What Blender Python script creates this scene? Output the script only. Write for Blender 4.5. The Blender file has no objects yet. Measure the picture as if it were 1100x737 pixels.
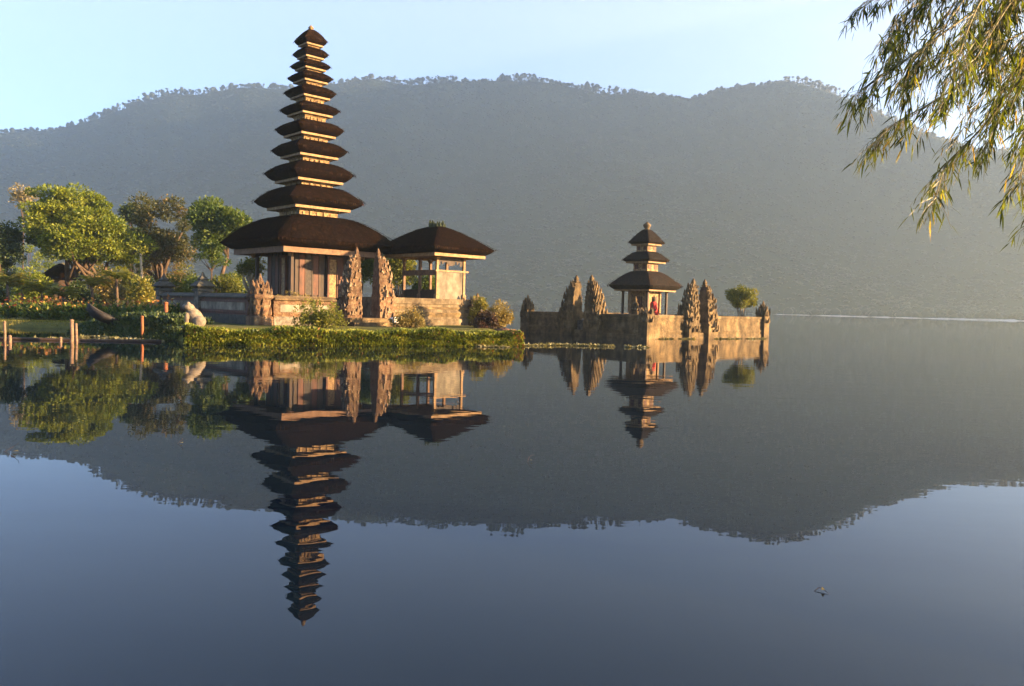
import bpy, math, random
import numpy as np
from mathutils import Vector, Matrix

R = math.radians
scene = bpy.context.scene
col = scene.collection

# ---------------------------------------------------------------- camera
H = 1.5                       # eye height above the lake
F = 850.0                     # focal length in pixels of an 1100 px wide frame
PITCH, ROLL = R(2.71), R(1.45)
_w = np.array([0, math.cos(PITCH), -math.sin(PITCH)])
_r0 = np.array([1.0, 0, 0]); _u0 = np.array([0, math.sin(PITCH), math.cos(PITCH)])
_r = math.cos(ROLL) * _r0 + math.sin(ROLL) * _u0
_u = math.cos(ROLL) * _u0 - math.sin(ROLL) * _r0
cam_data = bpy.data.cameras.new('camera'); cam = bpy.data.objects.new('camera', cam_data)
col.objects.link(cam); scene.camera = cam
cam_data.sensor_width = 36; cam_data.lens = 36 * F / 1100
cam_data.clip_start = 0.05; cam_data.clip_end = 6000
cam.matrix_world = Matrix(((_r[0], _u[0], -_w[0], 0), (_r[1], _u[1], -_w[1], 0), (_r[2], _u[2], -_w[2], H), (0, 0, 0, 1)))

# ---------------------------------------------------------------- light and exposure
SUN_AZ, SUN_EL = R(98), R(9.5)          # bearing clockwise from +Y
world = bpy.data.worlds.new('World'); scene.world = world; world.use_nodes = True
wn = world.node_tree.nodes; wl = world.node_tree.links
for n in list(wn): wn.remove(n)
sky = wn.new('ShaderNodeTexSky'); sky.sky_type = 'NISHITA'; sky.sun_disc = False
sky.sun_elevation = SUN_EL; sky.sun_rotation = SUN_AZ
sky.air_density = 1.0; sky.dust_density = 1.6; sky.ozone_density = 4.2; sky.altitude = 1200
bg = wn.new('ShaderNodeBackground'); bg.inputs[1].default_value = 0.075
wo = wn.new('ShaderNodeOutputWorld')
pale = wn.new('ShaderNodeHueSaturation'); pale.inputs['Saturation'].default_value = 0.84; pale.inputs['Value'].default_value = 0.92; pale.inputs['Hue'].default_value = 0.508
wl.new(sky.outputs[0], pale.inputs['Color']); wl.new(pale.outputs[0], bg.inputs[0]); wl.new(bg.outputs[0], wo.inputs[0])
sl = bpy.data.lights.new('sun', 'SUN'); sl.energy = 5.0; sl.angle = R(0.5); sl.color = (1.0, 0.66, 0.33)
sun = bpy.data.objects.new('sun', sl); col.objects.link(sun)
sdir = Vector((math.sin(SUN_AZ) * math.cos(SUN_EL), math.cos(SUN_AZ) * math.cos(SUN_EL), math.sin(SUN_EL)))
sun.rotation_euler = sdir.to_track_quat('Z', 'Y').to_euler()
sun.location = (60, 0, 40)
vs = scene.view_settings
vs.view_transform = 'Standard'; vs.look = 'None'; vs.gamma = 1; vs.use_curve_mapping = False
vs.exposure = 3.05
scene.cycles.use_denoising = True
scene.cycles.max_bounces = 8
scene.cycles.volume_bounces = 1

# ---------------------------------------------------------------- helpers
def ray(u, v): return _w + (u - 550) / F * _r - (v - 368.5) / F * _u
def at(u, v, Y):
    d = ray(u, v); t = Y / d[1]; return np.array([d[0] * t, Y, H + d[2] * t])
def ground(u, v, z=0.0):
    d = ray(u, v); t = (z - H) / d[2]; return np.array([d[0] * t, d[1] * t, z])
def zat(u, v, Y): return at(u, v, Y)[2]
rng = np.random.default_rng(7)
random.seed(7)

class MB:
    def __init__(s): s.v = []; s.f = []; s.m = []; s.r = []; s.n = 0
    def add(s, v, f, m=0, r=None):
        v = np.asarray(v, float); s.v.append(v); o = s.n; s.n += len(v)
        for q in f:
            s.f.append(tuple(int(i) + o for i in q))
        k = len(f); s.m += [m] * k
        s.r += list(r) if r is not None else [random.random()] * k
        return s
    def box(s, c, size, rz=0.0, m=0, taper=1.0):
        x, y, z = size[0] / 2, size[1] / 2, size[2] / 2
        v = np.array([[-x, -y, -z], [x, -y, -z], [x, y, -z], [-x, y, -z], [-x * taper, -y * taper, z], [x * taper, -y * taper, z], [x * taper, y * taper, z], [-x * taper, y * taper, z]])
        if rz:
            cc, ss = math.cos(rz), math.sin(rz); v = np.column_stack([v[:, 0] * cc - v[:, 1] * ss, v[:, 0] * ss + v[:, 1] * cc, v[:, 2]])
        return s.add(v + np.array(c), [(3, 2, 1, 0), (4, 5, 6, 7), (0, 1, 5, 4), (1, 2, 6, 5), (2, 3, 7, 6), (3, 0, 4, 7)], m)
    def b(s, x0, x1, y0, y1, z0, z1, m=0):
        return s.box(((x0 + x1) / 2, (y0 + y1) / 2, (z0 + z1) / 2), (abs(x1 - x0), abs(y1 - y0), abs(z1 - z0)), 0, m)
    def loft(s, rings, m=0, cap=True):
        n = len(rings[0]); v = np.concatenate(rings); f = []
        for k in range(len(rings) - 1):
            for i in range(n):
                j = (i + 1) % n; f.append((k * n + i, k * n + j, (k + 1) * n + j, (k + 1) * n + i))
        if cap:
            f.append(tuple(range(n - 1, -1, -1))); o = (len(rings) - 1) * n; f.append(tuple(range(o, o + n)))
        return s.add(v, f, m)
    def tube(s, pts, rad, n=8, m=0):
        pts = [np.asarray(p, float) for p in pts]; rings = []
        ref = np.array([0.31, 0.17, 0.93])
        for i, p in enumerate(pts):
            t = pts[min(i + 1, len(pts) - 1)] - pts[max(i - 1, 0)]; t = t / (np.linalg.norm(t) + 1e-9)
            rr = ref if abs(t @ ref) < 0.95 else np.array([1.0, 0, 0])
            a = np.cross(t, rr); a /= np.linalg.norm(a); b = np.cross(t, a)
            rad_i = rad[i] if hasattr(rad, '__len__') else rad
            an = np.linspace(0, 2 * math.pi, n, endpoint=False)
            rings.append(p + rad_i * (np.outer(np.cos(an), a) + np.outer(np.sin(an), b)))
        return s.loft(rings, m)
    def lathe(s, prof, c=(0, 0, 0), n=14, m=0):
        an = np.linspace(0, 2 * math.pi, n, endpoint=False)
        return s.loft([np.column_stack([r * np.cos(an), r * np.sin(an), np.full(n, z)]) + np.array(c) for r, z in prof], m)
    def stack(s, prof, c=(0, 0, 0), m=0, rz=0):          # square rings (half side, z)
        rings = []
        for h, z in prof:
            rings.append(np.array([[-h, -h, z], [h, -h, z], [h, h, z], [-h, h, z]]) + np.array(c))
        return s.loft(rings, m)
    def ball(s, c, rad, m=0, nu=12, nv=8, jitter=0.0, rot=None):
        an = np.linspace(0, 2 * math.pi, nu, endpoint=False); rings = []
        for k in range(nv + 1):
            ph = math.pi * (k / nv) * 0.98 + 0.01 * math.pi - math.pi / 2
            rr = np.column_stack([np.cos(an) * math.cos(ph), np.sin(an) * math.cos(ph), np.full(nu, math.sin(ph))])
            if jitter: rr = rr * (1 + jitter * (rng.random((nu, 1)) - 0.5))
            q = rr * np.array(rad)
            if rot is not None: q = q @ np.array(rot).T
            rings.append(q + np.array(c))
        return s.loft(rings, m)
    def build(s, name, mats, parent=None, smooth=False, loc=None):
        me = bpy.data.meshes.new(name)
        v = np.concatenate(s.v) if s.v else np.zeros((0, 3))
        me.from_pydata(v.tolist(), [], s.f)
        mats = mats if isinstance(mats, (list, tuple)) else [mats]
        for m_ in mats: me.materials.append(m_)
        if len(mats) > 1: me.polygons.foreach_set('material_index', np.array(s.m, dtype=np.int32))
        a = me.attributes.new('rnd', 'FLOAT', 'FACE'); a.data.foreach_set('value', np.array(s.r, dtype=np.float32))
        if smooth: me.polygons.foreach_set('use_smooth', np.ones(len(s.f), dtype=bool))
        o = bpy.data.objects.new(name, me); col.objects.link(o)
        if parent is not None: o.parent = parent
        if loc is not None: o.location = loc
        return o

def fast_mesh(name, verts, quads, mats, rnd, parent=None, smooth=False, midx=None):
    """many equal quads straight from numpy arrays"""
    me = bpy.data.meshes.new(name)
    nv, nf, k = len(verts), len(quads), quads.shape[1]
    me.vertices.add(nv); me.vertices.foreach_set('co', verts.astype(np.float32).ravel())
    me.loops.add(nf * k); me.loops.foreach_set('vertex_index', quads.astype(np.int32).ravel())
    me.polygons.add(nf); me.polygons.foreach_set('loop_start', np.arange(0, nf * k, k, dtype=np.int32))
    for m_ in (mats if isinstance(mats, (list, tuple)) else [mats]): me.materials.append(m_)
    if midx is not None: me.polygons.foreach_set('material_index', midx.astype(np.int32))
    me.update(calc_edges=True)
    a = me.attributes.new('rnd', 'FLOAT', 'FACE'); a.data.foreach_set('value', rnd.astype(np.float32))
    if smooth: me.polygons.foreach_set('use_smooth', np.ones(nf, dtype=bool))
    o = bpy.data.objects.new(name, me); col.objects.link(o)
    if parent is not None: o.parent = parent
    return o

def tag(o, label, cat, group=None):
    o['label'] = label; o['category'] = cat
    if group: o['group'] = group
    return o
def thing(name, label, cat, loc=(0, 0, 0), rz=0.0, group=None):
    o = bpy.data.objects.new(name, None); o.empty_display_size = 0.2; col.objects.link(o)
    o.location = [float(q) for q in loc]; o.rotation_euler = (0, 0, rz)
    return tag(o, label, cat, group)
def struct(o): o['kind'] = 'structure'; return o
def dup(root, loc, rz, label, group=None):
    r = root.copy(); col.objects.link(r); r.location = [float(q) for q in loc]; r.rotation_euler = (0, 0, rz); r['label'] = label
    if group: r['group'] = group
    for ch in list(root.children):
        c = ch.copy(); col.objects.link(c); c.parent = r
        for g in ch.children:
            d = g.copy(); col.objects.link(d); d.parent = c
    return r

# ---------------------------------------------------------------- materials
def nodes(name):
    m = bpy.data.materials.new(name); m.use_nodes = True
    nt = m.node_tree
    return m, nt, nt.nodes['Principled BSDF'], nt.nodes['Material Output']
def N(nt, t, **k):
    n = nt.nodes.new(t)
    for a, b in k.items(): setattr(n, a, b)
    return n
def ramp(nt, fac, stops):
    r = N(nt, 'ShaderNodeValToRGB'); el = r.color_ramp.elements
    while len(el) < len(stops): el.new(0.5)
    for e, (p, c) in zip(el, stops): e.position = p; e.color = (*c, 1)
    nt.links.new(fac, r.inputs[0]); return r.outputs[0]
def coords(nt, scale=(1, 1, 1), kind='Object'):
    tc = N(nt, 'ShaderNodeTexCoord'); mp = N(nt, 'ShaderNodeMapping'); mp.inputs['Scale'].default_value = scale
    nt.links.new(tc.outputs[kind], mp.inputs[0]); return mp.outputs[0]
def noise(nt, vec, scale, detail=5, rough=0.6):
    n = N(nt, 'ShaderNodeTexNoise'); n.inputs['Scale'].default_value = scale; n.inputs['Detail'].default_value = detail
    n.inputs['Roughness'].default_value = rough; nt.links.new(vec, n.inputs['Vector']); return n.outputs['Fac']
def bump(nt, bsdf, h, strength, dist=0.02):
    b = N(nt, 'ShaderNodeBump'); b.inputs['Strength'].default_value = strength; b.inputs['Distance'].default_value = dist
    nt.links.new(h, b.inputs['Height']); nt.links.new(b.outputs[0], bsdf.inputs['Normal']); return b

def mottled(name, stops, scale=3, rough=0.85, bscale=20, bstr=0.5, bdist=0.02, sc=(1, 1, 1), spec=0.3, dirt=None):
    m, nt, p, o = nodes(name); v = coords(nt, sc)
    f = noise(nt, v, scale, 8, 0.65); c = ramp(nt, f, stops)
    if dirt:                                                # weather streaks and patches, stretched downwards
        d = ramp(nt, noise(nt, coords(nt, (1, 1, 0.35)), dirt, 6, 0.7), [(0.32, (0.3, 0.28, 0.25)), (0.5, (0.75, 0.74, 0.7)), (0.66, (1.25, 1.2, 1.1))])
        mu = N(nt, 'ShaderNodeMix', data_type='RGBA', blend_type='MULTIPLY'); mu.inputs[0].default_value = 1
        nt.links.new(c, mu.inputs[6]); nt.links.new(d, mu.inputs[7]); c = mu.outputs[2]
    nt.links.new(c, p.inputs['Base Color'])
    p.inputs['Roughness'].default_value = rough; p.inputs['Specular IOR Level'].default_value = spec
    if bstr: bump(nt, p, noise(nt, v, bscale, 6, 0.7), bstr, bdist)
    return m
def leafmat(name, stops, trans=0.35, rough=0.55, tint=(1.2, 1.1, 0.5), spec=0.25):
    m, nt, p, o = nodes(name)
    at_ = N(nt, 'ShaderNodeAttribute', attribute_name='rnd')
    c = ramp(nt, at_.outputs['Fac'], stops)
    nt.links.new(c, p.inputs['Base Color']); p.inputs['Roughness'].default_value = rough; p.inputs['Specular IOR Level'].default_value = spec
    t = N(nt, 'ShaderNodeBsdfTranslucent'); mx = N(nt, 'ShaderNodeMixShader'); mx.inputs[0].default_value = trans
    mul = N(nt, 'ShaderNodeMix', data_type='RGBA', blend_type='MULTIPLY'); mul.inputs[0].default_value = 1
    nt.links.new(c, mul.inputs[6]); mul.inputs[7].default_value = (*[q * 1.6 for q in tint], 1)
    nt.links.new(mul.outputs[2], t.inputs[0])
    nt.links.new(p.outputs[0], mx.inputs[1]); nt.links.new(t.outputs[0], mx.inputs[2]); nt.links.new(mx.outputs[0], o.inputs[0])
    return m

M = {}
M['thatch'] = mottled('thatch', [(0.25, (0.002, 0.0016, 0.0013)), (0.5, (0.007, 0.0042, 0.003)), (0.75, (0.024, 0.013, 0.008))], 9, 0.95, 60, 0.9, 0.03, (1, 1, 0.25), 0.0)
M['thatch_old'] = mottled('weathered thatch', [(0.25, (0.003, 0.0026, 0.002)), (0.5, (0.01, 0.0075, 0.006)), (0.75, (0.03, 0.022, 0.016))], 9, 0.95, 55, 0.9, 0.03, (1, 1, 0.25), 0.1)
M['straw'] = leafmat('palm fibre', [(0.0, (0.003, 0.002, 0.0016)), (0.6, (0.016, 0.009, 0.006)), (1.0, (0.06, 0.034, 0.021))], 0.0, 0.95, spec=0.0)
M['carved'] = mottled('carved pale wood', [(0.35, (0.05, 0.026, 0.01)), (0.5, (0.2, 0.12, 0.048)), (0.65, (0.34, 0.22, 0.1))], 9, 0.7, 22, 1.0, 0.05)
M['beam'] = mottled('pale painted beam', [(0.3, (0.1, 0.055, 0.022)), (0.55, (0.22, 0.13, 0.055)), (0.75, (0.3, 0.19, 0.09))], 6, 0.7, 30, 0.4, 0.02)
M['rafter'] = mottled('brown rafter wood', [(0.3, (0.07, 0.04, 0.025)), (0.7, (0.2, 0.11, 0.06))], 5, 0.8, 30, 0.4)
M['dark_wood'] = mottled('dark wood', [(0.3, (0.014, 0.009, 0.006)), (0.7, (0.055, 0.03, 0.017))], 6, 0.7, 30, 0.4, 0.01, (1, 1, 0.2))
M['red_wood'] = mottled('red stained wood', [(0.3, (0.03, 0.01, 0.006)), (0.6, (0.085, 0.027, 0.012)), (0.8, (0.13, 0.055, 0.024))], 8, 0.65, 30, 0.6, 0.02, (1, 1, 0.3))
M['grey_wood'] = mottled('grey carved wood', [(0.3, (0.016, 0.013, 0.012)), (0.7, (0.06, 0.046, 0.036))], 12, 0.75, 24, 0.8, 0.03)
M['gilt'] = mottled('gilded carving', [(0.35, (0.06, 0.025, 0.01)), (0.5, (0.2, 0.11, 0.035)), (0.7, (0.3, 0.19, 0.075))], 9, 0.5, 25, 1.0, 0.03)
M['stone'] = mottled('grey tuff', [(0.3, (0.04, 0.033, 0.027)), (0.5, (0.12, 0.1, 0.08)), (0.7, (0.22, 0.19, 0.155))], 6, 0.9, 22, 0.9, 0.04, dirt=1.6)
M['stone_lichen'] = mottled('lichened tuff', [(0.3, (0.04, 0.028, 0.014)), (0.47, (0.115, 0.075, 0.034)), (0.6, (0.175, 0.12, 0.058)), (0.75, (0.26, 0.205, 0.125))], 2.2, 0.9, 18, 1.0, 0.05, dirt=1.6)
M['gate_stone'] = mottled('carved brick and tuff', [(0.3, (0.035, 0.022, 0.014)), (0.45, (0.12, 0.063, 0.034)), (0.58, (0.17, 0.11, 0.062)), (0.75, (0.28, 0.22, 0.14))], 4, 0.9, 16, 1.0, 0.06, dirt=1.6)
M['gate_carving'] = mottled('pale carved brick', [(0.3, (0.04, 0.024, 0.014)), (0.5, (0.15, 0.092, 0.05)), (0.7, (0.33, 0.25, 0.155))], 9, 0.9, 20, 0.6, 0.04)
M['terrace'] = mottled('sandy terrace stone', [(0.3, (0.06, 0.04, 0.022)), (0.5, (0.15, 0.11, 0.065)), (0.72, (0.24, 0.185, 0.12))], 3, 0.9, 20, 0.7, 0.03, dirt=1.2)
M['cream'] = mottled('stained cream plaster', [(0.3, (0.12, 0.095, 0.07)), (0.6, (0.22, 0.185, 0.14))], 4, 0.9, 25, 0.3, dirt=1.6)
M['plaster'] = mottled('beige plaster', [(0.3, (0.12, 0.1, 0.072)), (0.6, (0.19, 0.16, 0.12))], 3, 0.9, 25, 0.25, dirt=1.6)
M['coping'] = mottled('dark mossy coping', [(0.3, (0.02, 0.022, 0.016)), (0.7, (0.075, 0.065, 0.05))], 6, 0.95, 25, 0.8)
M['bark'] = mottled('bark', [(0.3, (0.025, 0.016, 0.011)), (0.7, (0.11, 0.07, 0.042))], 5, 0.9, 20, 0.8, 0.03, (1, 1, 0.3))
M['pale_bark'] = mottled('pale bark', [(0.3, (0.16, 0.12, 0.08)), (0.7, (0.4, 0.31, 0.2))], 5, 0.9, 20, 0.6, 0.03, (1, 1, 0.3))
M['frog'] = mottled('pale weathered stone', [(0.3, (0.075, 0.056, 0.038)), (0.6, (0.18, 0.145, 0.105))], 7, 0.9, 30, 0.6, 0.02)
M['white'] = mottled('white paint', [(0.3, (0.6, 0.58, 0.54)), (0.6, (0.8, 0.78, 0.74))], 5, 0.6, 25, 0.2)
M['cloth'] = mottled('red cloth', [(0.3, (0.35, 0.015, 0.012)), (0.7, (0.6, 0.03, 0.02))], 6, 0.8, 12, 0.8, 0.05)
M['post'] = mottled('orange painted post', [(0.3, (0.13, 0.04, 0.016)), (0.7, (0.25, 0.085, 0.03))], 5, 0.8, 30, 0.4, 0.01, (1, 1, 0.3))
M['timber'] = mottled('weathered timber', [(0.3, (0.07, 0.04, 0.024)), (0.7, (0.2, 0.13, 0.08))], 7, 0.85, 30, 0.5, 0.01)
M['moss'] = mottled('mossy rock', [(0.3, (0.012, 0.018, 0.008)), (0.6, (0.035, 0.045, 0.016)), (0.8, (0.07, 0.06, 0.04))], 3, 0.95, 14, 1.0, 0.08)
M['rust_rock'] = mottled('rust brown rock', [(0.3, (0.035, 0.02, 0.014)), (0.7, (0.15, 0.075, 0.05))], 5, 0.95, 14, 1.0, 0.08)
M['hull'] = mottled('dark hull timber', [(0.3, (0.006, 0.005, 0.005)), (0.7, (0.02, 0.016, 0.014))], 6, 0.7, 25, 0.3)

M['leaf_umbrella'] = leafmat('leaf umbrella', [(0.0, (0.02, 0.04, 0.005)), (0.5, (0.1, 0.13, 0.012)), (1.0, (0.2, 0.21, 0.022))], 0.35)
M['leaf_dark'] = leafmat('leaf dark', [(0.0, (0.012, 0.025, 0.008)), (0.6, (0.03, 0.05, 0.014)), (1.0, (0.06, 0.075, 0.02))], 0.25)
M['leaf_brown'] = leafmat('leaf brownish', [(0.0, (0.014, 0.022, 0.006)), (0.6, (0.05, 0.052, 0.014)), (1.0, (0.14, 0.085, 0.035))], 0.25)
M['leaf_green'] = leafmat('leaf green', [(0.0, (0.016, 0.034, 0.006)), (0.6, (0.05, 0.08, 0.011)), (1.0, (0.11, 0.13, 0.02))], 0.35)
M['leaf_lime'] = leafmat('leaf lime', [(0.0, (0.035, 0.05, 0.008)), (0.6, (0.1, 0.11, 0.014)), (1.0, (0.19, 0.165, 0.025))], 0.35)
M['leaf_hedge'] = leafmat('leaf hedge', [(0.0, (0.012, 0.024, 0.004)), (0.5, (0.09, 0.115, 0.012)), (0.92, (0.21, 0.205, 0.03)), (1.0, (0.18, 0.09, 0.035))], 0.3)
M['leaf_straw'] = leafmat('leaf yellowed', [(0.0, (0.06, 0.05, 0.015)), (0.5, (0.14, 0.11, 0.03)), (1.0, (0.22, 0.16, 0.05))], 0.3)
M['leaf_palm'] = leafmat('leaf palm', [(0.0, (0.06, 0.075, 0.012)), (0.6, (0.14, 0.13, 0.02)), (1.0, (0.2, 0.16, 0.03))], 0.35)
M['petal'] = leafmat('petal', [(0.0, (0.2, 0.03, 0.012)), (0.35, (0.23, 0.07, 0.02)), (0.55, (0.28, 0.2, 0.03)), (0.85, (0.3, 0.24, 0.05)), (1.0, (0.24, 0.1, 0.03))], 0.3, tint=(1, .9, .8))
M['bamboo_leaf'] = leafmat('bamboo leaf', [(0.0, (0.01, 0.018, 0.005)), (0.45, (0.03, 0.043, 0.008)), (0.75, (0.062, 0.088, 0.011)), (0.92, (0.1, 0.105, 0.018)), (1.0, (0.16, 0.12, 0.03))], 0.6, tint=(1.3, 1.15, 0.4))
M['culm'] = mottled('bamboo culm', [(0.3, (0.09, 0.08, 0.025)), (0.7, (0.22, 0.17, 0.06))], 6, 0.5, 30, 0.2)
M['weed'] = leafmat('floating weed', [(0.0, (0.06, 0.06, 0.02)), (0.6, (0.14, 0.13, 0.06)), (1.0, (0.24, 0.21, 0.12))], 0.2)
M['haze_leaf'] = leafmat('hazed leaf', [(0.0, (0.12, 0.1, 0.04)), (1.0, (0.25, 0.2, 0.1))], 0.3)  # distance haze is put into this pale leaf colour

def grass_mat():
    m, nt, p, o = nodes('grass'); v = coords(nt)
    a = noise(nt, v, 0.6, 8, 0.7); nt.links.new(ramp(nt, a, [(0.3, (0.03, 0.035, 0.01)), (0.5, (0.085, 0.085, 0.02)), (0.7, (0.13, 0.11, 0.04))]), p.inputs['Base Color'])
    p.inputs['Roughness'].default_value = 0.95; p.inputs['Specular IOR Level'].default_value = 0.1
    bump(nt, p, noise(nt, v, 18, 4, 0.7), 0.8, 0.06); return m
M['grass'] = grass_mat()

def water_mat():
    m, nt, p, o = nodes('lake water')
    p.inputs['Base Color'].default_value = (0.003, 0.007, 0.012, 1); p.inputs['Roughness'].default_value = 0.0
    p.inputs['IOR'].default_value = 1.26; p.inputs['Specular IOR Level'].default_value = 0.5
    v1 = coords(nt, (0.5, 1.0, 1)); v2 = coords(nt, (0.35, 1.0, 1)); v3 = coords(nt, (0.35, 1.6, 1))
    n1 = noise(nt, v1, 1.6, 3, 0.55); n2 = noise(nt, v2, 0.35, 3, 0.5); mask = noise(nt, v3, 0.03, 3, 0.5)
    mr = N(nt, 'ShaderNodeMapRange'); mr.inputs[1].default_value = 0.4; mr.inputs[2].default_value = 0.7; mr.inputs[3].default_value = 0.3; mr.inputs[4].default_value = 1.5
    nt.links.new(mask, mr.inputs[0])
    b1 = N(nt, 'ShaderNodeBump'); b1.inputs['Distance'].default_value = 0.0036; nt.links.new(n1, b1.inputs['Height']); nt.links.new(mr.outputs[0], b1.inputs['Strength'])
    b2 = N(nt, 'ShaderNodeBump'); b2.inputs['Distance'].default_value = 0.006; b2.inputs['Strength'].default_value = 0.6
    nt.links.new(n2, b2.inputs['Height']); nt.links.new(b1.outputs[0], b2.inputs['Normal'])
    nt.links.new(b2.outputs[0], p.inputs['Normal'])
    return m
M['water'] = water_mat()

def mountain_mat():
    m, nt, p, o = nodes('forested slope'); v = coords(nt)
    a = noise(nt, v, 0.02, 10, 0.75); nt.links.new(ramp(nt, a, [(0.3, (0.01, 0.016, 0.008)), (0.55, (0.02, 0.028, 0.012)), (0.75, (0.034, 0.04, 0.018))]), p.inputs['Base Color'])
    p.inputs['Roughness'].default_value = 1.0; p.inputs['Specular IOR Level'].default_value = 0.0
    return m
M['mountain'] = mountain_mat()
M['forest'] = leafmat('distant canopy', [(0.0, (0.01, 0.016, 0.008)), (0.6, (0.019, 0.028, 0.012)), (1.0, (0.03, 0.038, 0.016))], 0.1)

# ---------------------------------------------------------------- setting: lake, mountain, ground, air
LX0, LX1, LY0, LY1 = -1400.0, 1275.0, -80.0, 1900.0
w_ = MB(); w_.add([[LX0, LY0, 0], [LX1, LY0, 0], [LX1, LY1, 0], [LX0, LY1, 0]], [(0, 1, 2, 3)])
struct(w_.build('lake_water', M['water']))

RIDGE = [(-500, 190), (-200, 160), (-80, 150), (0, 143), (60, 139), (100, 129), (150, 110), (180, 102), (215, 101), (230, 98), (260, 93), (300, 95), (340, 93), (370, 88), (400, 84), (440, 92), (480, 88), (520, 86), (580, 87), (610, 92), (650, 101), (690, 100), (740, 106), (770, 98), (800, 94), (845, 87), (880, 95), (905, 104), (950, 124), (1000, 146), (1050, 160), (1100, 165), (1200, 172), (1400, 205), (1700, 240)]
ru = np.array([q[0] for q in RIDGE], float); rv = np.array([q[1] for q in RIDGE], float)
def vnoise(x, y, s, seed):
    g = np.random.default_rng(seed); t = g.random((128, 128))
    x = x / s; y = y / s; xi = np.floor(x).astype(int); yi = np.floor(y).astype(int); fx = x - xi; fy = y - yi
    fx = fx * fx * (3 - 2 * fx); fy = fy * fy * (3 - 2 * fy)
    q = lambda a, b: t[a % 128, b % 128]
    return (q(xi, yi) * (1 - fx) + q(xi + 1, yi) * fx) * (1 - fy) + (q(xi, yi + 1) * (1 - fx) + q(xi + 1, yi + 1) * fx) * fy - 0.5
D_RIDGE, D_SHORE = 1350.0, 560.0
bear = np.linspace(R(-47), R(40), 420)                      # around the camera side of the lake
ridge_h = []
for b_ in bear:
    u_ = 550 + F * math.tan(b_); v_ = np.interp(u_, ru, rv)
    for _ in range(3):                                      # the roll shifts u with v a little
        d_ = ray(u_, v_); u_ += (math.tan(b_) - d_[0] / d_[1]) * F
        v_ = np.interp(u_, ru, rv)
    d_ = ray(u_, v_); ridge_h.append(H + d_[2] / d_[1] * D_RIDGE)
ridge_h = np.array(ridge_h)
NS = 70; ts = np.linspace(0, 1.25, NS)
def mountain_xyz(bi, t):
    """bi: float index along bearings, t: 0 shore .. 1 ridge .. 1.25 behind"""
    b_ = np.interp(bi, np.arange(len(bear)), bear); hh = np.interp(bi, np.arange(len(bear)), ridge_h)
    y = D_SHORE + (D_RIDGE - D_SHORE) * t
    x = np.tan(b_) * y
    up = np.where(t <= 1, np.clip(t, 0, 1) ** 1.25, 1 - (np.clip(t, 1, None) - 1) * 1.6)
    z = hh * up
    amp = np.clip(t, 0, 1) * (1 - np.clip(t, 0, 1)) * 4
    z = z + amp * (60 * vnoise(x + 900, y * 0.3, 210, 3) + 14 * vnoise(x + 300, y * 0.4, 60, 4) + 4 * vnoise(x, y, 22, 5))
    z = z - np.where(t < 0.02, 3.0, 0)
    return np.stack([x, y, z], -1)
bi, tt = np.meshgrid(np.arange(len(bear)), ts)
P = mountain_xyz(bi.astype(float), tt).reshape(-1, 3)
nb = len(bear)
ii, jj = np.meshgrid(np.arange(nb - 1), np.arange(NS - 1)); a_ = (jj * nb + ii).ravel()
Q = np.stack([a_, a_ + 1, a_ + 1 + nb, a_ + nb], -1)
struct(fast_mesh('mountain', P, Q, M['mountain'], rng.random(len(Q)), smooth=True))

# side ridge added on the right outside the frame, shaped to shade the far slope
sx_, sy_ = np.meshgrid(np.linspace(-1, 1, 41), np.linspace(0, 1, 50))
rx_ = 990 - 60 * np.cos(sy_ * 5) + sx_ * 240; ry_ = 330 + sy_ * 1010
rz_ = 600 * (1 - np.abs(sx_)) ** 1.15 * np.clip(sy_ / .15, 0, 1) ** .8 * np.clip((1 - sy_) / .1, 0, 1) ** .8 * (1 + .1 * np.sin(sy_ * 7)) + 30 * vnoise(rx_, ry_, 90, 8) * (1 - np.abs(sx_)) - 2
P = np.stack([rx_, ry_, rz_], -1).reshape(-1, 3); ii, jj = np.meshgrid(np.arange(40), np.arange(49)); a_ = (jj * 41 + ii).ravel()
struct(fast_mesh('mountain', P, np.stack([a_, a_ + 1, a_ + 42, a_ + 41], -1), M['mountain'], rng.random(len(a_)), smooth=True))

# forest: canopy clumps over the whole slope and a fringe of taller trees along the ridge
def blobs(cent, rad, squash, k=7):
    """low jittered clumps: each an upright lump of triangles-as-quads, returned as verts, quads"""
    n = len(cent); an = np.linspace(0, 2 * math.pi, k, endpoint=False)
    lev = [(0.55, -0.6), (1.0, 0.1), (0.62, 0.75), (0.12, 1.0)]
    V = np.zeros((n, len(lev), k, 3))
    for li, (rr, zz) in enumerate(lev):
        j = 0.7 + 0.6 * rng.random((n, k))
        V[:, li, :, 0] = cent[:, 0:1] + rad[:, None] * rr * j * np.cos(an)
        V[:, li, :, 1] = cent[:, 1:2] + rad[:, None] * rr * j * np.sin(an)
        V[:, li, :, 2] = cent[:, 2:3] + rad[:, None] * squash[:, None] * (zz + 0.35 * (rng.random((n, k)) - 0.5))
    qs = []
    for li in range(len(lev) - 1):
        for i in range(k):
            qs.append((li * k + i, li * k + (i + 1) % k, (li + 1) * k + (i + 1) % k, (li + 1) * k + i))
    q = np.array(qs)[None] + (np.arange(n) * len(lev) * k)[:, None, None]
    return V.reshape(-1, 3), q.reshape(-1, 4)
n = 34000
bi = rng.random(n) * (nb - 1); t_ = 0.02 + 0.99 * rng.random(n) ** 0.8
C = mountain_xyz(bi, t_); rad = 1.1 + 1.5 * rng.random(n)
V1, Q1 = blobs(C + np.array([0, 0, 0.3]), rad, 0.38 + 0.22 * rng.random(n))
n2 = 2600                                                   # ridge fringe, thinner and taller
bi = rng.random(n2) * (nb - 1); C2 = mountain_xyz(bi, np.full(n2, 0.995) + 0.02 * rng.random(n2))
dens = vnoise(C2[:, 0], C2[:, 1] * 0, 70, 9) + 0.5
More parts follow.
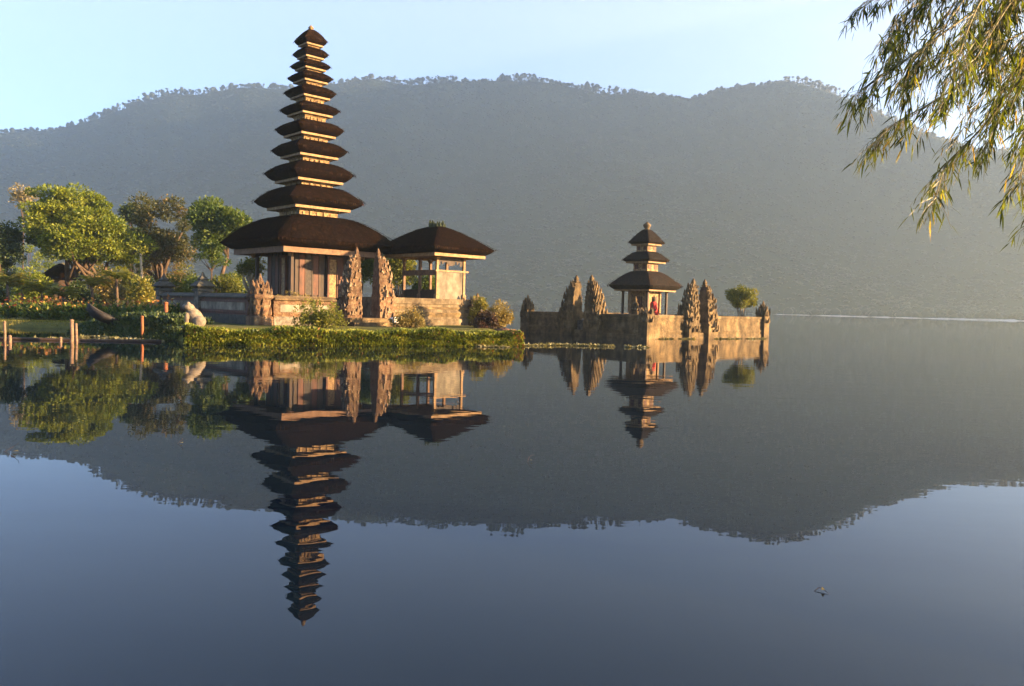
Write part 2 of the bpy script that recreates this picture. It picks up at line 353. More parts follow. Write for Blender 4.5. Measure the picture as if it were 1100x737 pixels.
hgt = 0.5 + 10.5 * np.clip(dens * 1.5 - .25, 0, 1) * (0.35 + 0.75 * rng.random(n2))
C2[:, 2] += hgt
V2, Q2 = blobs(C2, 1.0 + 4.0 * rng.random(n2) ** 2, 0.45 + 1.0 * rng.random(n2) ** 1.5, 6)
trv = []; trq = []                                         # thin trunks below the fringe crowns
for k, (c, hh) in enumerate(zip(C2, hgt)):
    o = len(trv); s_ = 0.35
    trv += [[c[0] - s_, c[1], c[2] - hh - 3], [c[0] + s_, c[1], c[2] - hh - 3], [c[0] + s_ * .6, c[1], c[2] + 1], [c[0] - s_ * .6, c[1], c[2] + 1], [c[0], c[1] + s_, c[2] - hh - 3], [c[0], c[1] + s_ * .6, c[2] + 1]]
    trq += [(o, o + 1, o + 2, o + 3), (o + 1, o + 4, o + 5, o + 2), (o + 4, o, o + 3, o + 5)]
n3 = 420                                                   # darker trees along the far bank
u3 = rng.uniform(430, 1180, n3); y3 = np.interp(u3, [430, 800, 960, 1180], [556, 548, 500, 430]) + 16 + 14 * rng.random(n3)
C3 = np.stack([[at(a, 335, b)[0] for a, b in zip(u3, y3)], y3, 1.0 + 2.2 * rng.random(n3) ** 2], -1)
V3, Q3 = blobs(C3, 1.2 + 2.6 * rng.random(n3) ** 2, 0.6 + .5 * rng.random(n3))
Q2 = np.concatenate([Q2, Q3 + len(V2)]); V2 = np.concatenate([V2, V3])
VV = np.concatenate([V1, V2, np.array(trv)]); QQ = np.concatenate([Q1, Q2 + len(V1), np.array(trq) + len(V1) + len(V2)])
fo = fast_mesh('forest', VV, QQ, M['forest'], np.clip(vnoise(VV[QQ[:, 0], 0], VV[QQ[:, 0], 1], 40, 17) + .5 + .25 * (rng.random(len(QQ)) - .5), 0, 1), smooth=True)
fo['kind'] = 'stuff'; fo['label'] = 'hazy forest covering the far mountain and its ridge'

# garden ground: a height field whose outline is the waterline read from the photograph
poly = np.array([(-95, 34.6), (-24, 34.6), (-19.0, 34.4), (-17.4, 31.2), (-15.6, 29.2), (-13.4, 28.0), (-11.6, 27.4), (-10.9, 26.3), (-5, 28.4), (-0.5, 30.7), (-0.2, 33), (0.2, 37), (-1.2, 41), (-3, 50), (-8, 70), (-30, 112), (-95, 126)], float)
def sdist(px, py):
    d = np.full(px.shape, 1e9); inside = np.zeros(px.shape, bool); n = len(poly)
    for i in range(n):
        ax, ay = poly[i]; bx, by = poly[(i + 1) % n]
        ex, ey = bx - ax, by - ay; t = np.clip(((px - ax) * ex + (py - ay) * ey) / (ex * ex + ey * ey), 0, 1)
        d = np.minimum(d, np.hypot(px - ax - t * ex, py - ay - t * ey))
        c = ((ay > py) != (by > py)); xi = ax + (py - ay) / (by - ay + 1e-12) * ex
        inside ^= c & (px < xi)
    return np.where(inside, d, -d)
def gz(x, y):
    x = np.asarray(x, float); y = np.asarray(y, float)
    d = sdist(x, y) + 0.25 * vnoise(x, y, 1.3, 11)
    comp = np.clip((x + 17.5) / 3, 0, 1)                   # the compound stands a little higher than the lawn
    top = 0.22 + 0.26 * comp + 0.012 * np.clip(y - 40, 0, 60) * (1 - comp)
    return np.clip(d / 0.7, -1, 1) * np.where(d > 0, top, 0.5) + 0.03 * vnoise(x, y, 0.8, 12)
gx = np.arange(-96, 3, 0.45); gy = np.concatenate([np.arange(23, 50, 0.4), np.arange(50, 128, 1.5)])
X, Y = np.meshgrid(gx, gy); Z = gz(X, Y)
P = np.stack([X, Y, Z], -1).reshape(-1, 3); nx = len(gx)
ii, jj = np.meshgrid(np.arange(nx - 1), np.arange(len(gy) - 1)); a_ = (jj * nx + ii).ravel()
Q = np.stack([a_, a_ + 1, a_ + 1 + nx, a_ + nx], -1)
keep = P[Q][:, :, 2].max(1) > -0.45
struct(fast_mesh('garden_ground', P, Q[keep], M['grass'], rng.random(int(keep.sum())), smooth=True))
# near bank behind and beside the photographer, where the bamboo grows
gx = np.arange(5.2, 16, 0.5); gy = np.arange(-6, 9, 0.5); X, Y = np.meshgrid(gx, gy)
Z = np.clip((X - 6.0) * 0.5, -0.4, 0.5) + 0.1 * vnoise(X, Y, 1.0, 13)
P = np.stack([X, Y, Z], -1).reshape(-1, 3); nx = len(gx)
ii, jj = np.meshgrid(np.arange(nx - 1), np.arange(len(gy) - 1)); a_ = (jj * nx + ii).ravel()
struct(fast_mesh('near_bank_ground', P, np.stack([a_, a_ + 1, a_ + 1 + nx, a_ + nx], -1), M['grass'], rng.random(len(a_)), smooth=True))

# pale strip of bank standing in for the bright streak at the far waterline
fu = np.linspace(430, 1180, 260); fy = np.interp(fu, [430, 800, 960, 1180], [556, 548, 500, 430]); fx = np.array([at(u_, 335, y_)[0] for u_, y_ in zip(fu, fy)])
fh = np.interp(fu, [430, 780, 900, 1180], [-.05, .05, .4, .7]) * (.2 + 1.5 * (vnoise(fu, fu * 0, 9, 16) + .5)) - .25 * (vnoise(fu, fu * 0, 3, 18) + .5); fw = 3.0
P = np.concatenate([np.stack([fx, fy - fw, fx * 0 - .3], -1), np.stack([fx, fy - fw * .6, fh * .7], -1), np.stack([fx, fy, fh], -1), np.stack([fx, fy + 30, fh * .6 - .4], -1)])
ii, jj = np.meshgrid(np.arange(259), np.arange(3)); a_ = (jj * 260 + ii).ravel()
M['shore'] = mottled('pale shore streak', [(0.3, (0.16, 0.155, 0.14)), (0.6, (0.42, 0.41, 0.38))], .05, .9, 2, 0)
struct(fast_mesh('far_shore', P, np.stack([a_, a_ + 1, a_ + 261, a_ + 260], -1), M['shore'], rng.random(len(a_))))

# morning haze
hz = MB(); hz.b(LX0 - 20, LX1 + 20, LY0 - 20, LY1 + 20, -5, 690)
hm = bpy.data.materials.new('morning haze'); hm.use_nodes = True; nt = hm.node_tree
for n_ in list(nt.nodes):
    if n_.type != 'OUTPUT_MATERIAL': nt.nodes.remove(n_)
pv = nt.nodes.new('ShaderNodeVolumePrincipled'); pv.inputs['Color'].default_value = (0.68, 0.87, 1.0, 1)
pv.inputs['Density'].default_value = 0.00035; pv.inputs['Anisotropy'].default_value = 0.45
nt.links.new(pv.outputs[0], nt.nodes['Material Output'].inputs['Volume'])
ho = hz.build('haze', hm); ho['kind'] = 'stuff'; ho['label'] = 'pale morning haze over the lake'

# ---------------------------------------------------------------- foliage builders
def unit(a): return a / (np.linalg.norm(a, axis=-1, keepdims=True) + 1e-9)
def leaf_quads(pos, direc, length, width):
    """rhombic leaves; pos n*3 base points, direc n*3 unit"""
    n = len(pos); side = unit(np.cross(direc, unit(rng.normal(size=(n, 3)))))
    L = length[:, None]; W = width[:, None]
    V = np.stack([pos, pos + direc * L * 0.45 + side * W * 0.5, pos + direc * L, pos + direc * L * 0.45 - side * W * 0.5], 1)
    return V.reshape(-1, 3), (np.arange(n) * 4)[:, None] + np.arange(4)[None]
def clump_points(cent, rad, per, flat, shell=0.35):
    k = len(cent); d = unit(rng.normal(size=(k, per, 3))); rr = (shell + (1 - shell) * rng.random((k, per, 1)) ** 0.6)
    off = d * rr * rad[:, None, None]; off[..., 2] *= flat
    return (cent[:, None] + off).reshape(-1, 3), d.reshape(-1, 3)
def foliage(name, cent, rad, per, flat, leaf, mat, parent=None, up=0.15, droop=0.0, aspect=0.5):
    p, d = clump_points(cent, rad, per, flat)
    dr = unit(d + rng.normal(size=d.shape) * 0.7 + np.array([0, 0, up - droop]))
    n = len(p); L = leaf * (0.6 + 0.8 * rng.random(n))
    V, Qd = leaf_quads(p, dr, L, L * aspect)
    tone = np.repeat(rng.random(len(cent)), per) * 0.55 + 0.45 * rng.random(n)
    return fast_mesh(name, V, Qd, mat, tone, parent)
def tree(name, label, Y, base_u, crown, ncl, clr, flat, per, leaf, mat, bark, tr, seed, fork=0.55, forks=6, group=None, cat='tree', squash=1.0, multi=1, depth=0.85, aspect=0.5, droop=0.0, lean=0.0, lobes=0):
    global rng
    rng = np.random.default_rng(seed); g = random.Random(seed)
    u0, v0, u1, v1 = crown
    A = at(u0, (v0 + v1) / 2, Y); B = at(u1, (v0 + v1) / 2, Y); top = at((u0 + u1) / 2, v0, Y); bot = at((u0 + u1) / 2, v1, Y)
    c = np.array([(A[0] + B[0]) / 2, Y, (top[2] + bot[2]) / 2]); rx = (B[0] - A[0]) / 2; rz = (top[2] - bot[2]) / 2; ry = rx * depth
    bx = at(base_u, 320, Y)[0]; base = np.array([bx, Y, float(gz(bx, Y)) - 0.06])
    t = thing(name, label, cat, base, 0, group)
    d = unit(rng.normal(size=(ncl, 3))); d[:, 2] = np.where(d[:, 2] < -0.3, -d[:, 2] * 0.6, d[:, 2])
    rr = (0.25 + 0.75 * rng.random((ncl, 1)) ** 0.5); E = np.array([max(rx - clr * .8, .1), max(ry - clr * .8, .1), max(rz - clr * flat * .8, .05)])
    C = c + d * rr * E - base
    if lobes:                                               # uneven crown: a few lobes of different size, gaps between them
        ld = unit(rng.normal(size=(lobes, 3))) * (.35 + .6 * rng.random((lobes, 1))); lr = .28 + .26 * rng.random(lobes); w_l = rng.integers(0, lobes, ncl)
        C = c - base + (ld[w_l] + d * rr * lr[w_l][:, None]) * E
    crn = foliage('crown', C, clr * (0.5 + 0.8 * rng.random(ncl)), per, flat, leaf, mat, t, aspect=aspect, droop=droop)
    m = MB(); cl = c - base
    for q in range(multi):
        ox = (q - (multi - 1) / 2) * tr * 2.2; fk = np.array([cl[0] * fork + ox * 1.8 + lean, g.uniform(-.1, .1), max(cl[2] - rz, 0.3) * fork + 0.15])
        root = np.array([ox, 0, 0]); mid = (root + fk) / 2 + np.array([g.uniform(-.1, .1) * tr * 5, 0, 0])
        m.tube([root, mid, fk], [tr * 1.25, tr, tr * 0.8], 8)
        for k in range(max(2, forks // multi)):
            e = C[g.randrange(ncl)]; mm = fk + (e - fk) * 0.5 + np.array([g.uniform(-1, 1), g.uniform(-1, 1), g.uniform(-.3, .6)]) * tr * 1.5
            m.tube([fk, mm, e], [tr * 0.62, tr * 0.36, tr * 0.1], 6)
    m.build('trunk', bark, t, True)
    return t
def shrub(name, label, cent, r3, ncl, clr, per, leaf, mat, seed, group=None, stem=M['bark'], aspect=0.5, cat='bush'):
    """low bush: clumps in a half ellipsoid from the ground up"""
    global rng
    rng = np.random.default_rng(seed)
    t = thing(name, label, cat, cent, 0, group)
    d = unit(rng.normal(size=(ncl, 3))); d[:, 2] = abs(d[:, 2]); rr = 0.2 + 0.8 * rng.random((ncl, 1)) ** 0.5
    C = d * rr * (np.array(r3) - np.array([clr, clr, clr]) * 0.7); C[:, 2] += clr * 0.35
    foliage('crown', C, clr * (0.7 + 0.6 * rng.random(ncl)), per, 0.9, leaf, mat, t, aspect=aspect)
    m = MB()
    for k in range(7):
        e = C[k % ncl]; m.tube([[e[0] * .1, e[1] * .1, -0.08], e * 0.5, e], [0.035, 0.025, 0.01], 5)
    m.build('stem', stem, t, True)
    return t

# ---------------------------------------------------------------- thatched roofs
def ring(h, z, ky=1.0, n=18, p=14.0, jit=0.0, lift=0.0, hx=None):
    an = np.linspace(0, 2 * math.pi, 4 * n, endpoint=False) + math.pi / 4
    c, s_ = np.cos(an), np.sin(an); k = (np.abs(c) ** p + np.abs(s_) ** p) ** (-1 / p)
    j = 1 + jit * (rng.random(4 * n) - 0.5)
    x = (hx if hx is not None else h) * k * c * j; y = h * ky * k * s_ * j
    corner = (np.abs(c * s_) * 2) ** 3
    return np.column_stack([x, y, z + lift * corner + jit * 0.8 * h * (rng.random(4 * n) - 0.5) * 0.35])
def roof(name, hx, hy, zbot, ztip, ztop, nx, ny, bx, by, mat, parent, tufts=260, bulge=0.42):
    """thick thatch: cut underside from the beam out to the lip, then a convex slope up to the neck"""
    m = MB(); rr = []
    def add(x, y, z, jit): rr.append(ring(y, z, 1.0, jit=jit, hx=x))
    add(bx * 0.96, by * 0.96, zbot + (ztip - zbot) * 0.25, 0)
    add(bx * 1.02, by * 1.02, zbot, 0.005)
    for f in (0.35, 0.7, 0.93):
        add(bx + (hx - bx) * f, by + (hy - by) * f, zbot + (ztip - zbot) * f ** 2.2, 0.012)
    add(hx, hy, ztip, 0.018)
    for f in np.linspace(0.1, 1.0, 9):
        q = f ** (1 / (1 + bulge * 2)) if False else f
        zz = ztip + (ztop - ztip) * (1 - (1 - q) ** (1 + bulge * 2))
        add(hx + (nx - hx) * q, hy + (ny - hy) * q, zz, 0.012)
    m.loft(rr, 0)
    for k in range(tufts):                                  # loose straw at the lip
        s_ = random.choice(((1, 0), (-1, 0), (0, 1), (0, -1))); t = random.uniform(-1, 1)
        x = s_[0] * hx if s_[0] else t * hx; y = s_[1] * hy if s_[1] else t * hy
        L = random.uniform(0.04, 0.13) * min(1.3, 0.6 + hx * 0.25); w = 0.008 + 0.01 * random.random()
        px, py = (-s_[1], s_[0]); z = ztip + random.uniform(-0.05, 0.03)
        ox, oy = s_[0] * random.uniform(-.01, .05), s_[1] * random.uniform(-.01, .05)
        x *= 0.985; y *= 0.985
        m.add([[x - px * w, y - py * w, z], [x + px * w, y + py * w, z], [x + ox + px * random.uniform(-.03, .03), y + oy + py * random.uniform(-.03, .03), z - L]], [(0, 1, 2)], 1)
    # strands of palm fibre laid down the slope, each a thin tapering blade standing slightly proud
    nst = int(420 * (hx + hy) * .5 * 1.6 + 160); side = rng.integers(0, 4, nst); t = rng.uniform(-1, 1, nst); q = rng.random(nst) ** 1.25 * .96
    cs = np.array([1, 0, -1, 0])[side]; sn = np.array([0, 1, 0, -1])[side]
    def surf(t, q):
        sx = hx + (nx - hx) * q; sy = hy + (ny - hy) * q; z = ztip + (ztop - ztip) * (1 - (1 - q) ** (1 + bulge * 2))
        return np.stack([cs * sx + np.abs(sn) * t * sx, sn * sy + np.abs(cs) * t * sy, z], -1)
    L = rng.uniform(.06, .2, nst); q2 = np.maximum(q - L, -.02); a = surf(t, q); b = surf(np.clip(t + rng.normal(size=nst) * .03, -1, 1), q2)
    out = np.stack([cs, sn, np.full(nst, .5)], -1) * rng.uniform(.01, .045, nst)[:, None] * min(1.2, .4 + hx * .3); w = (rng.uniform(.008, .022, nst) * min(1.3, .4 + hx * .35))[:, None]
    sd = np.stack([-sn, cs, np.zeros(nst)], -1)
    V = np.stack([a - sd * w - out * .3, a + sd * w - out * .3, b + out], 1).reshape(-1, 3)
    m.add(V, [(3 * k, 3 * k + 1, 3 * k + 2) for k in range(nst)], 1)
    return m.build(name, [mat, M['straw']], parent)

YAW = R(43)
EX = np.array([math.cos(YAW), math.sin(YAW), 0]); EY = np.array([-math.sin(YAW), math.cos(YAW), 0])
CORNER = np.array([-9.96, 31.0, 0.0])                        # near corner of the temple compound
def cw(a, b, z=0.0): return CORNER + a * EX + b * EY + np.array([0, 0, z])

def frame_beam(name, half, hy, z, t, mat, parent, w=0.14):
    m = MB()
    m.b(-half, half, -hy, -hy + w, z - t, z); m.b(-half, half, hy - w, hy, z - t, z)
    m.b(-half, -half + w, -hy + w + .002, hy - w - .002, z - t, z); m.b(half - w, half, -hy + w + .002, hy - w - .002, z - t, z)
    return m.build(name, mat, parent)

# ---------------------------------------------------------------- eleven tiered pagoda
PD = 39.0; PX = at(330.5, 300, PD)[0]; GZ = 0.46
pag = thing('pagoda', 'tall eleven tiered pagoda with black thatched roofs in the walled compound', 'pagoda', (PX, PD, GZ), YAW)
TIERS = [(315.5, 351.6, 44.7, 31.5, 50.0), (314.4, 353.5, 58.8, 52, 63.5), (312, 356.5, 71.9, 65.5, 76), (308.4, 358, 84.6, 78, 89.5), (304, 361.3, 100.4, 93, 106.5), (299.5, 365, 119, 111.5, 125), (294, 369, 140, 131, 147.5), (289.7, 373, 162.5, 152.5, 170), (281.2, 379.8, 187.5, 175.5, 196.5), (270, 391, 218, 201, 225.5), (235.5, 429.5, 262.5, 233, 270)]
pxm = PD / F
HA = [(r_ - l_) / 2 / 1.363 * pxm for l_, r_, *_ in TIERS]
def pz(v): return zat(330, v, PD) - GZ
for i, (l_, r_, vt, vtop, vb) in enumerate(TIERS):
    vb -= 0.9 if i < 10 else 0; vtop += 0.7 if i else 0
    a = HA[i]; body_up = HA[i - 1] * 0.5 if i else 0.05
    bm = a * (0.72 if i < 10 else 0.80)
    zt, zb, zp = pz(vt), pz(vb), pz(vtop)
    rng = np.random.default_rng(100 + i)
    roof('roof', a, a, zb, zt, zp, body_up * 1.04, body_up * 1.04, bm, bm, M['thatch'], pag, 120 + int(a * 110), 0.42 if i else 0.25)
    th = max(0.05, (0.11 if i < 10 else 0.16) * (0.5 + a / 3))
    frame_beam('eave_beam', bm, bm, zb, th, M['beam'] if i < 10 else M['rafter'], pag, min(0.14, a * 0.12))
    rf = MB()                                                # rafters and soffit closing the roof from below
    rf.stack([(bm * 0.97, zb - th * 0.35), (bm * 0.97, zb - 0.004)])
    rf.build('soffit', M['rafter'], pag)
    if i < 10:                                               # carved drum between this roof and the next
        bh = a * 0.5; z1 = zb - th * 0.35; z0 = pz(TIERS[i + 1][3]) - 0.2
        d = MB(); d.stack([(bh, z0), (bh, z1 - 0.001)])
        hgt = z1 - z0
        d.stack([(bh * 1.06, z0 + hgt * 0.72), (bh * 1.18, z1 - 0.003)])
        for s_ in range(4):
            cs, sn = round(math.cos(s_ * math.pi / 2)), round(math.sin(s_ * math.pi / 2))
            for k in range(5):                               # carved bosses on each face
                t = (k - 2) * bh * 0.36; sz = bh * 0.26
                x, y = t * cs - (-bh) * sn * -1, 0
                p_ = (t * cs + bh * 1.0 * sn, t * sn - bh * 1.0 * cs, z0 + hgt * 0.48)
                d.box(p_, (sz, 0.07 + 0.03 * (k % 2), hgt * (0.28 + 0.1 * (k % 2))), s_ * math.pi / 2, 0)
        d.build('tier_drum', M['carved'], pag)
ztip = pz(27)
fn = MB(); zz = pz(32.5)
fn.lathe([(0.1, zz - 0.1), (0.17, zz), (0.09, zz + 0.05), (0.14, zz + 0.1), (0.1, zz + 0.16), (0.05, zz + 0.2), (0.015, ztip)], n=10)
fn.build('finial', M['carved'], pag, True)
# hall below the lowest roof
zb = pz(270); hh = 1.42; zf = 1.08
pl = MB(); pl.stack([(2.3, -0.2), (2.3, 0.25)]); pl.stack([(2.1, 0.252), (2.1, 0.6)]); pl.stack([(1.95, 0.602), (1.85, 0.95)]); pl.stack([(2.05, 0.952), (2.05, zf)])
pl.build('stone_base', M['stone'], pag)
hw = MB(); hw.stack([(hh, zf + .001), (hh, zb - 0.14)]); hall = hw.build('hall_wall', M['dark_wood'], pag)
for s_ in range(4):
    an = s_ * math.pi / 2; cs, sn = round(math.cos(an)), round(math.sin(an))
    def face(t, out, z0, z1, w, th, mat, nm, par=pag):
        m = MB(); m.box((t * cs + out * sn, t * sn - out * cs, (z0 + z1) / 2), (w, th, z1 - z0), an); return m.build(nm, mat, par)
    for t, mt in ((-1.08, 'red_wood'), (-0.72, 'grey_wood'), (-0.36, 'red_wood'), (0.36, 'grey_wood'), (0.98, 'red_wood')):
        face(t, hh + 0.01, zf + 0.22, zb - 0.3, 0.27, 0.06, M[mt], 'carved_panel')
    for t in (-0.9, -0.54, -0.18, 0.18, 0.76, 1.2):
        face(t, hh + 0.012, zf + 0.02, zb - 0.16, 0.07, 0.09, M['dark_wood'], 'wall_rib')
    dr = face(0.46 if s_ else 0.5, hh + 0.06, zf + 0.1, zb - 0.42, 0.4, 0.1, M['gilt'], 'door')
    m = MB(); t = 0.46 if s_ else 0.5
    for e in (-0.25, 0.25): m.box(((t + e) * cs + (hh + .07) * sn, (t + e) * sn - (hh + .07) * cs, (zf + zb) / 2 - 0.16), (0.09, 0.16, zb - zf - 0.45), an)
    m.box((t * cs + (hh + .07) * sn, t * sn - (hh + .07) * cs, zb - 0.36), (0.62, 0.18, 0.12), an)
    m.build('door_frame', M['red_wood'], dr)
    m = MB(); m.box((1.0 * 0 * cs + (hh + .05) * sn, -(hh + .05) * cs, zf + 0.1), (2 * hh + 0.02, 0.07, 0.1), an); m.build('sill_rail', M['dark_wood'], pag)
po = 1.78
for sx in (-1, 1):
    for sy in (-1, 1):
        m = MB(); m.stack([(0.13, zf), (0.13, zf + 0.18), (0.07, zf + 0.24), (0.07, zb - 0.3), (0.12, zb - 0.2), (0.17, zb - 0.13)], (sx * po, sy * po, 0)); m.build('post', M['dark_wood'], pag)
        m = MB(); m.box((sx * 1.9, sy * 1.9, zb - 0.28), (0.16, 0.16, 0.22), 0.78, 0, 1.5); m.build('corner_bracket', M['beam'], pag)

# ---------------------------------------------------------------- compound walls
def flame(m, p, s_, d, mi=0):
    """one curled stone leaf pointing up and outwards along d"""
    p = np.array(p, float); d = np.array(d, float); up = np.array([0, 0, 1.0]); sd = np.cross(d, up); sd = sd / (np.linalg.norm(sd) + 1e-9)
    b = [p - sd * s_ * 0.45 - d * s_ * .3, p + sd * s_ * 0.45 - d * s_ * .3, p + sd * s_ * 0.38 + d * s_ * 0.55, p - sd * s_ * 0.38 + d * s_ * 0.55]
    c = [q + up * s_ * 0.6 + d * s_ * 0.18 for q in b]; c = [np.mean(c, 0) + (q - np.mean(c, 0)) * 0.7 for q in c]
    tip = p + up * s_ * 1.75 + d * s_ * 0.5
    m.add(np.array(b + c + [tip]), [(0, 1, 5, 4), (1, 2, 6, 5), (2, 3, 7, 6), (3, 0, 4, 7), (4, 5, 8), (5, 6, 8), (6, 7, 8), (7, 4, 8)], mi)
def pillar_cap(m, c, z, s_):
    m.stack([(s_ * 1.25, z), (s_ * 1.25, z + 0.1), (s_ * 0.9, z + 0.13), (s_ * 1.5, z + 0.24), (s_ * 1.0, z + 0.4), (s_ * 0.55, z + 0.48), (s_ * 0.7, z + 0.54), (s_ * 0.3, z + 0.66), (s_ * 0.06, z + 0.86)], c)
def wall_run(label, a0, b0, a1, b1, z0, ztop, cap_posts, lit=False):
    """straight wall from compound point 0 to point 1 in its own frame: x along, -y outward"""
    p0 = cw(a0, b0); p1 = cw(a1, b1); d = p1 - p0; L = float(np.linalg.norm(d)); rz = math.atan2(d[1], d[0])
    t = thing('compound_wall', label, 'wall', (p0[0], p0[1], z0), rz)
    h = ztop - z0
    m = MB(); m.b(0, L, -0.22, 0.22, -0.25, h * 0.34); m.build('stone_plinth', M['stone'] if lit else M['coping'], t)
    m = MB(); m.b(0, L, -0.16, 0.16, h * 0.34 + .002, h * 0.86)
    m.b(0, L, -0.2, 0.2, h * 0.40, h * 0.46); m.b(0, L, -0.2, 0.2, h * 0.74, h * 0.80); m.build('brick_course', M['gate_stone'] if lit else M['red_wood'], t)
    cp = [*cap_posts, 1.0] if cap_posts else [0.0, 1.0]
    m = MB()
    for k in range(len(cp) - 1):
        m.b(cp[k] * L + 0.28, cp[k + 1] * L - 0.28, -0.185, 0.185, h * 0.48, h * 0.72)
    m.build('cream_panel', M['cream'], t)
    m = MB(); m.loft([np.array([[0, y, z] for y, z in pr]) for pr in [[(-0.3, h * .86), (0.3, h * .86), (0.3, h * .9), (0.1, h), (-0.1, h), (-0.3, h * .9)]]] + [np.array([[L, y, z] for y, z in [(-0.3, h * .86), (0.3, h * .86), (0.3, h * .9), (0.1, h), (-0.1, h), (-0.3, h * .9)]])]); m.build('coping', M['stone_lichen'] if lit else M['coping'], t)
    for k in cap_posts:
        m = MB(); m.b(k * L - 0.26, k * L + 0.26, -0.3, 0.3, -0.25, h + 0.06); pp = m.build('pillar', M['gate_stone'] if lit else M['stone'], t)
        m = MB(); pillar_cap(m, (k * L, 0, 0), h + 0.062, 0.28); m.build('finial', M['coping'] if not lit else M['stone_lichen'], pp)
    return t
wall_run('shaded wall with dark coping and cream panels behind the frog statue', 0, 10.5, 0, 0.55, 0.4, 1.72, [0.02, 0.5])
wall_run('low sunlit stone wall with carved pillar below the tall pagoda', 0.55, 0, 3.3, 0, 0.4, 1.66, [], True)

def ornate_pillar(name, label, a, b, z0, h, s_, group=None):
    t = thing(name, label, 'pillar', cw(a, b, z0), YAW, group)
    m = MB(); m.stack([(s_ * 1.3, -0.3), (s_ * 1.3, h * 0.2), (s_, h * 0.24), (s_, h * 0.55), (s_ * 1.3, h * 0.6), (s_ * 1.3, h * 0.66), (s_ * .8, h * 0.7), (s_ * .8, h * 0.8)]); m.build('shaft', M['gate_stone'], t)
    m = MB()
    for zf_, k in ((0.24, 1.05), (0.45, 1.0), (0.66, 1.15), (0.8, .8)):
        for q in range(8):
            an = q * math.pi / 4; dd = np.array([math.cos(an), math.sin(an), 0]); rr = s_ * k * (1.0 if q % 2 == 0 else 1.3)
            flame(m, dd * rr * .85 + np.array([0, 0, h * zf_]), s_ * random.uniform(.5, .75), dd)
    m.lathe([(s_ * .6, h * .8), (s_ * .75, h * .86), (s_ * .3, h * .9), (s_ * .45, h * .94), (s_ * .05, h * 1.1)], n=8)
    m.build('carving', M['gate_stone'], t)
    return t
ornate_pillar('carved_pillar', 'carved corner pillar where the shaded wall meets the sunlit wall', 0.1, 0.1, 0.42, 1.9, 0.3)
ornate_pillar('carved_pillar', 'carved pillar at the right end of the pavilion terrace', 11.15, -0.1, 0.42, 1.5, 0.26)

# split gates ---------------------------------------------------
def gate_half(name, label, loc, rz, side, h, w, dep, mat, group, seed, levels=7, z_under=0.4, power=1.0, carve=None):
    """one half of a split gate: flat inner face at x=0, stepped carved profile growing towards x = side*w"""
    g = random.Random(seed); t = thing(name, label, 'gate', loc, rz, group)
    m = MB(); fl = MB(); z = -z_under
    hs = [0.2, 0.2, 0.17, 0.14, 0.12, 0.1, 0.07][:levels]; tot = sum(hs)
    m.b(0, side * w, -dep / 2, dep / 2, -z_under, 0)
    z = 0.002
    for k, q in enumerate(hs):
        f = 1 - k / levels; ww = w * (0.2 + 0.8 * f ** power); dd = dep * (0.35 + 0.65 * f); hk = h * 0.86 * q / tot
        m.b(0, side * ww, -dd / 2, dd / 2, z, z + hk * 0.74)
        m.b(0, side * (ww + 0.055 * f + 0.02), -dd / 2 - 0.04, dd / 2 + 0.04, z + hk * 0.742, z + hk * 0.87)
        m.b(0, side * (ww + 0.02), -dd / 2 - 0.015, dd / 2 + 0.015, z + hk * 0.872, z + hk * 0.995)
        nfl = max(2, int(3 + 3 * f)); s0 = w * 0.21 * (0.5 + 0.5 * f)
        for j in range(nfl * 3):                             # carved flames scattered over the front and back faces
            x = side * ww * g.uniform(.06, 1.0); sg = g.choice((-1, 1)); rr_ = s0 * g.choice((.45, .6, .8, 1.1)) * g.uniform(.8, 1.2)
            flame(fl, (x, sg * (dd / 2 + g.uniform(-.02, .03)), z + hk * g.uniform(.0, .9)), rr_, (side * g.uniform(-.2, .6), sg, 0))
        for j in range(3):
            flame(fl, (side * (ww + 0.0), dd * (j - 1) * 0.36, z + hk * g.uniform(.5, .85)), s0 * g.uniform(.9, 1.4), (side, 0, 0))
            flame(fl, (side * ww * .95, dd * (j - 1) * 0.36, z + hk * 0.1), s0 * g.uniform(.7, 1.1), (side, 0, 0))
        z += hk
    m.build('gate_body', mat, t); fl.build('carving', carve or mat, t)
    s_ = MB(); s_.stack([(w * .1, z), (w * .14, z + h * .03), (w * .08, z + h * .05), (w * .1, z + h * .08), (w * .015, z + h * .15)], (side * w * .12, 0, 0)); s_.build('spire', mat, t)
    return t
zg = 0.82
gate_half('split_gate', 'slim left half of the carved split gate beside the tall pagoda', cw(4.52, 0.05, zg), YAW, -1, 3.0, 0.72, 0.72, M['gate_stone'], 'split gate halves of the walled compound', 3, power=.62, carve=M['gate_carving'])
gate_half('split_gate', 'right half of the carved split gate, next to the open pavilion', cw(5.43, 0.05, zg), YAW, 1, 3.0, 0.78, 0.72, M['gate_stone'], 'split gate halves of the walled compound', 4, power=.62, carve=M['gate_carving'])
st = thing('stone_steps', 'low stone steps leading up to the tall split gate', 'steps', cw(4.95, -0.3, 0.3), YAW)
for k in range(3):
    m = MB(); m.b(-1.5 + 0.05 * k, 1.9 - 0.05 * k, -1.5 + 0.42 * k, 0.9, 0.0 if k == 0 else 0.17 * k + 0.002, 0.17 * (k + 1)); m.build('step', M['stone_lichen'], st)
wb = thing('stone_lantern', 'small white box lantern on the steps right of the gate', 'lantern', cw(5.75, -1.0, 0.47), YAW)
m = MB(); m.stack([(0.15, 0), (0.15, 0.05), (0.12, 0.055), (0.12, 0.3)]); m.build('box', M['white'], wb)
m = MB(); m.stack([(0.17, 0.302), (0.17, 0.35), (0.1, 0.4)]); m.build('lid', M['white'], wb)

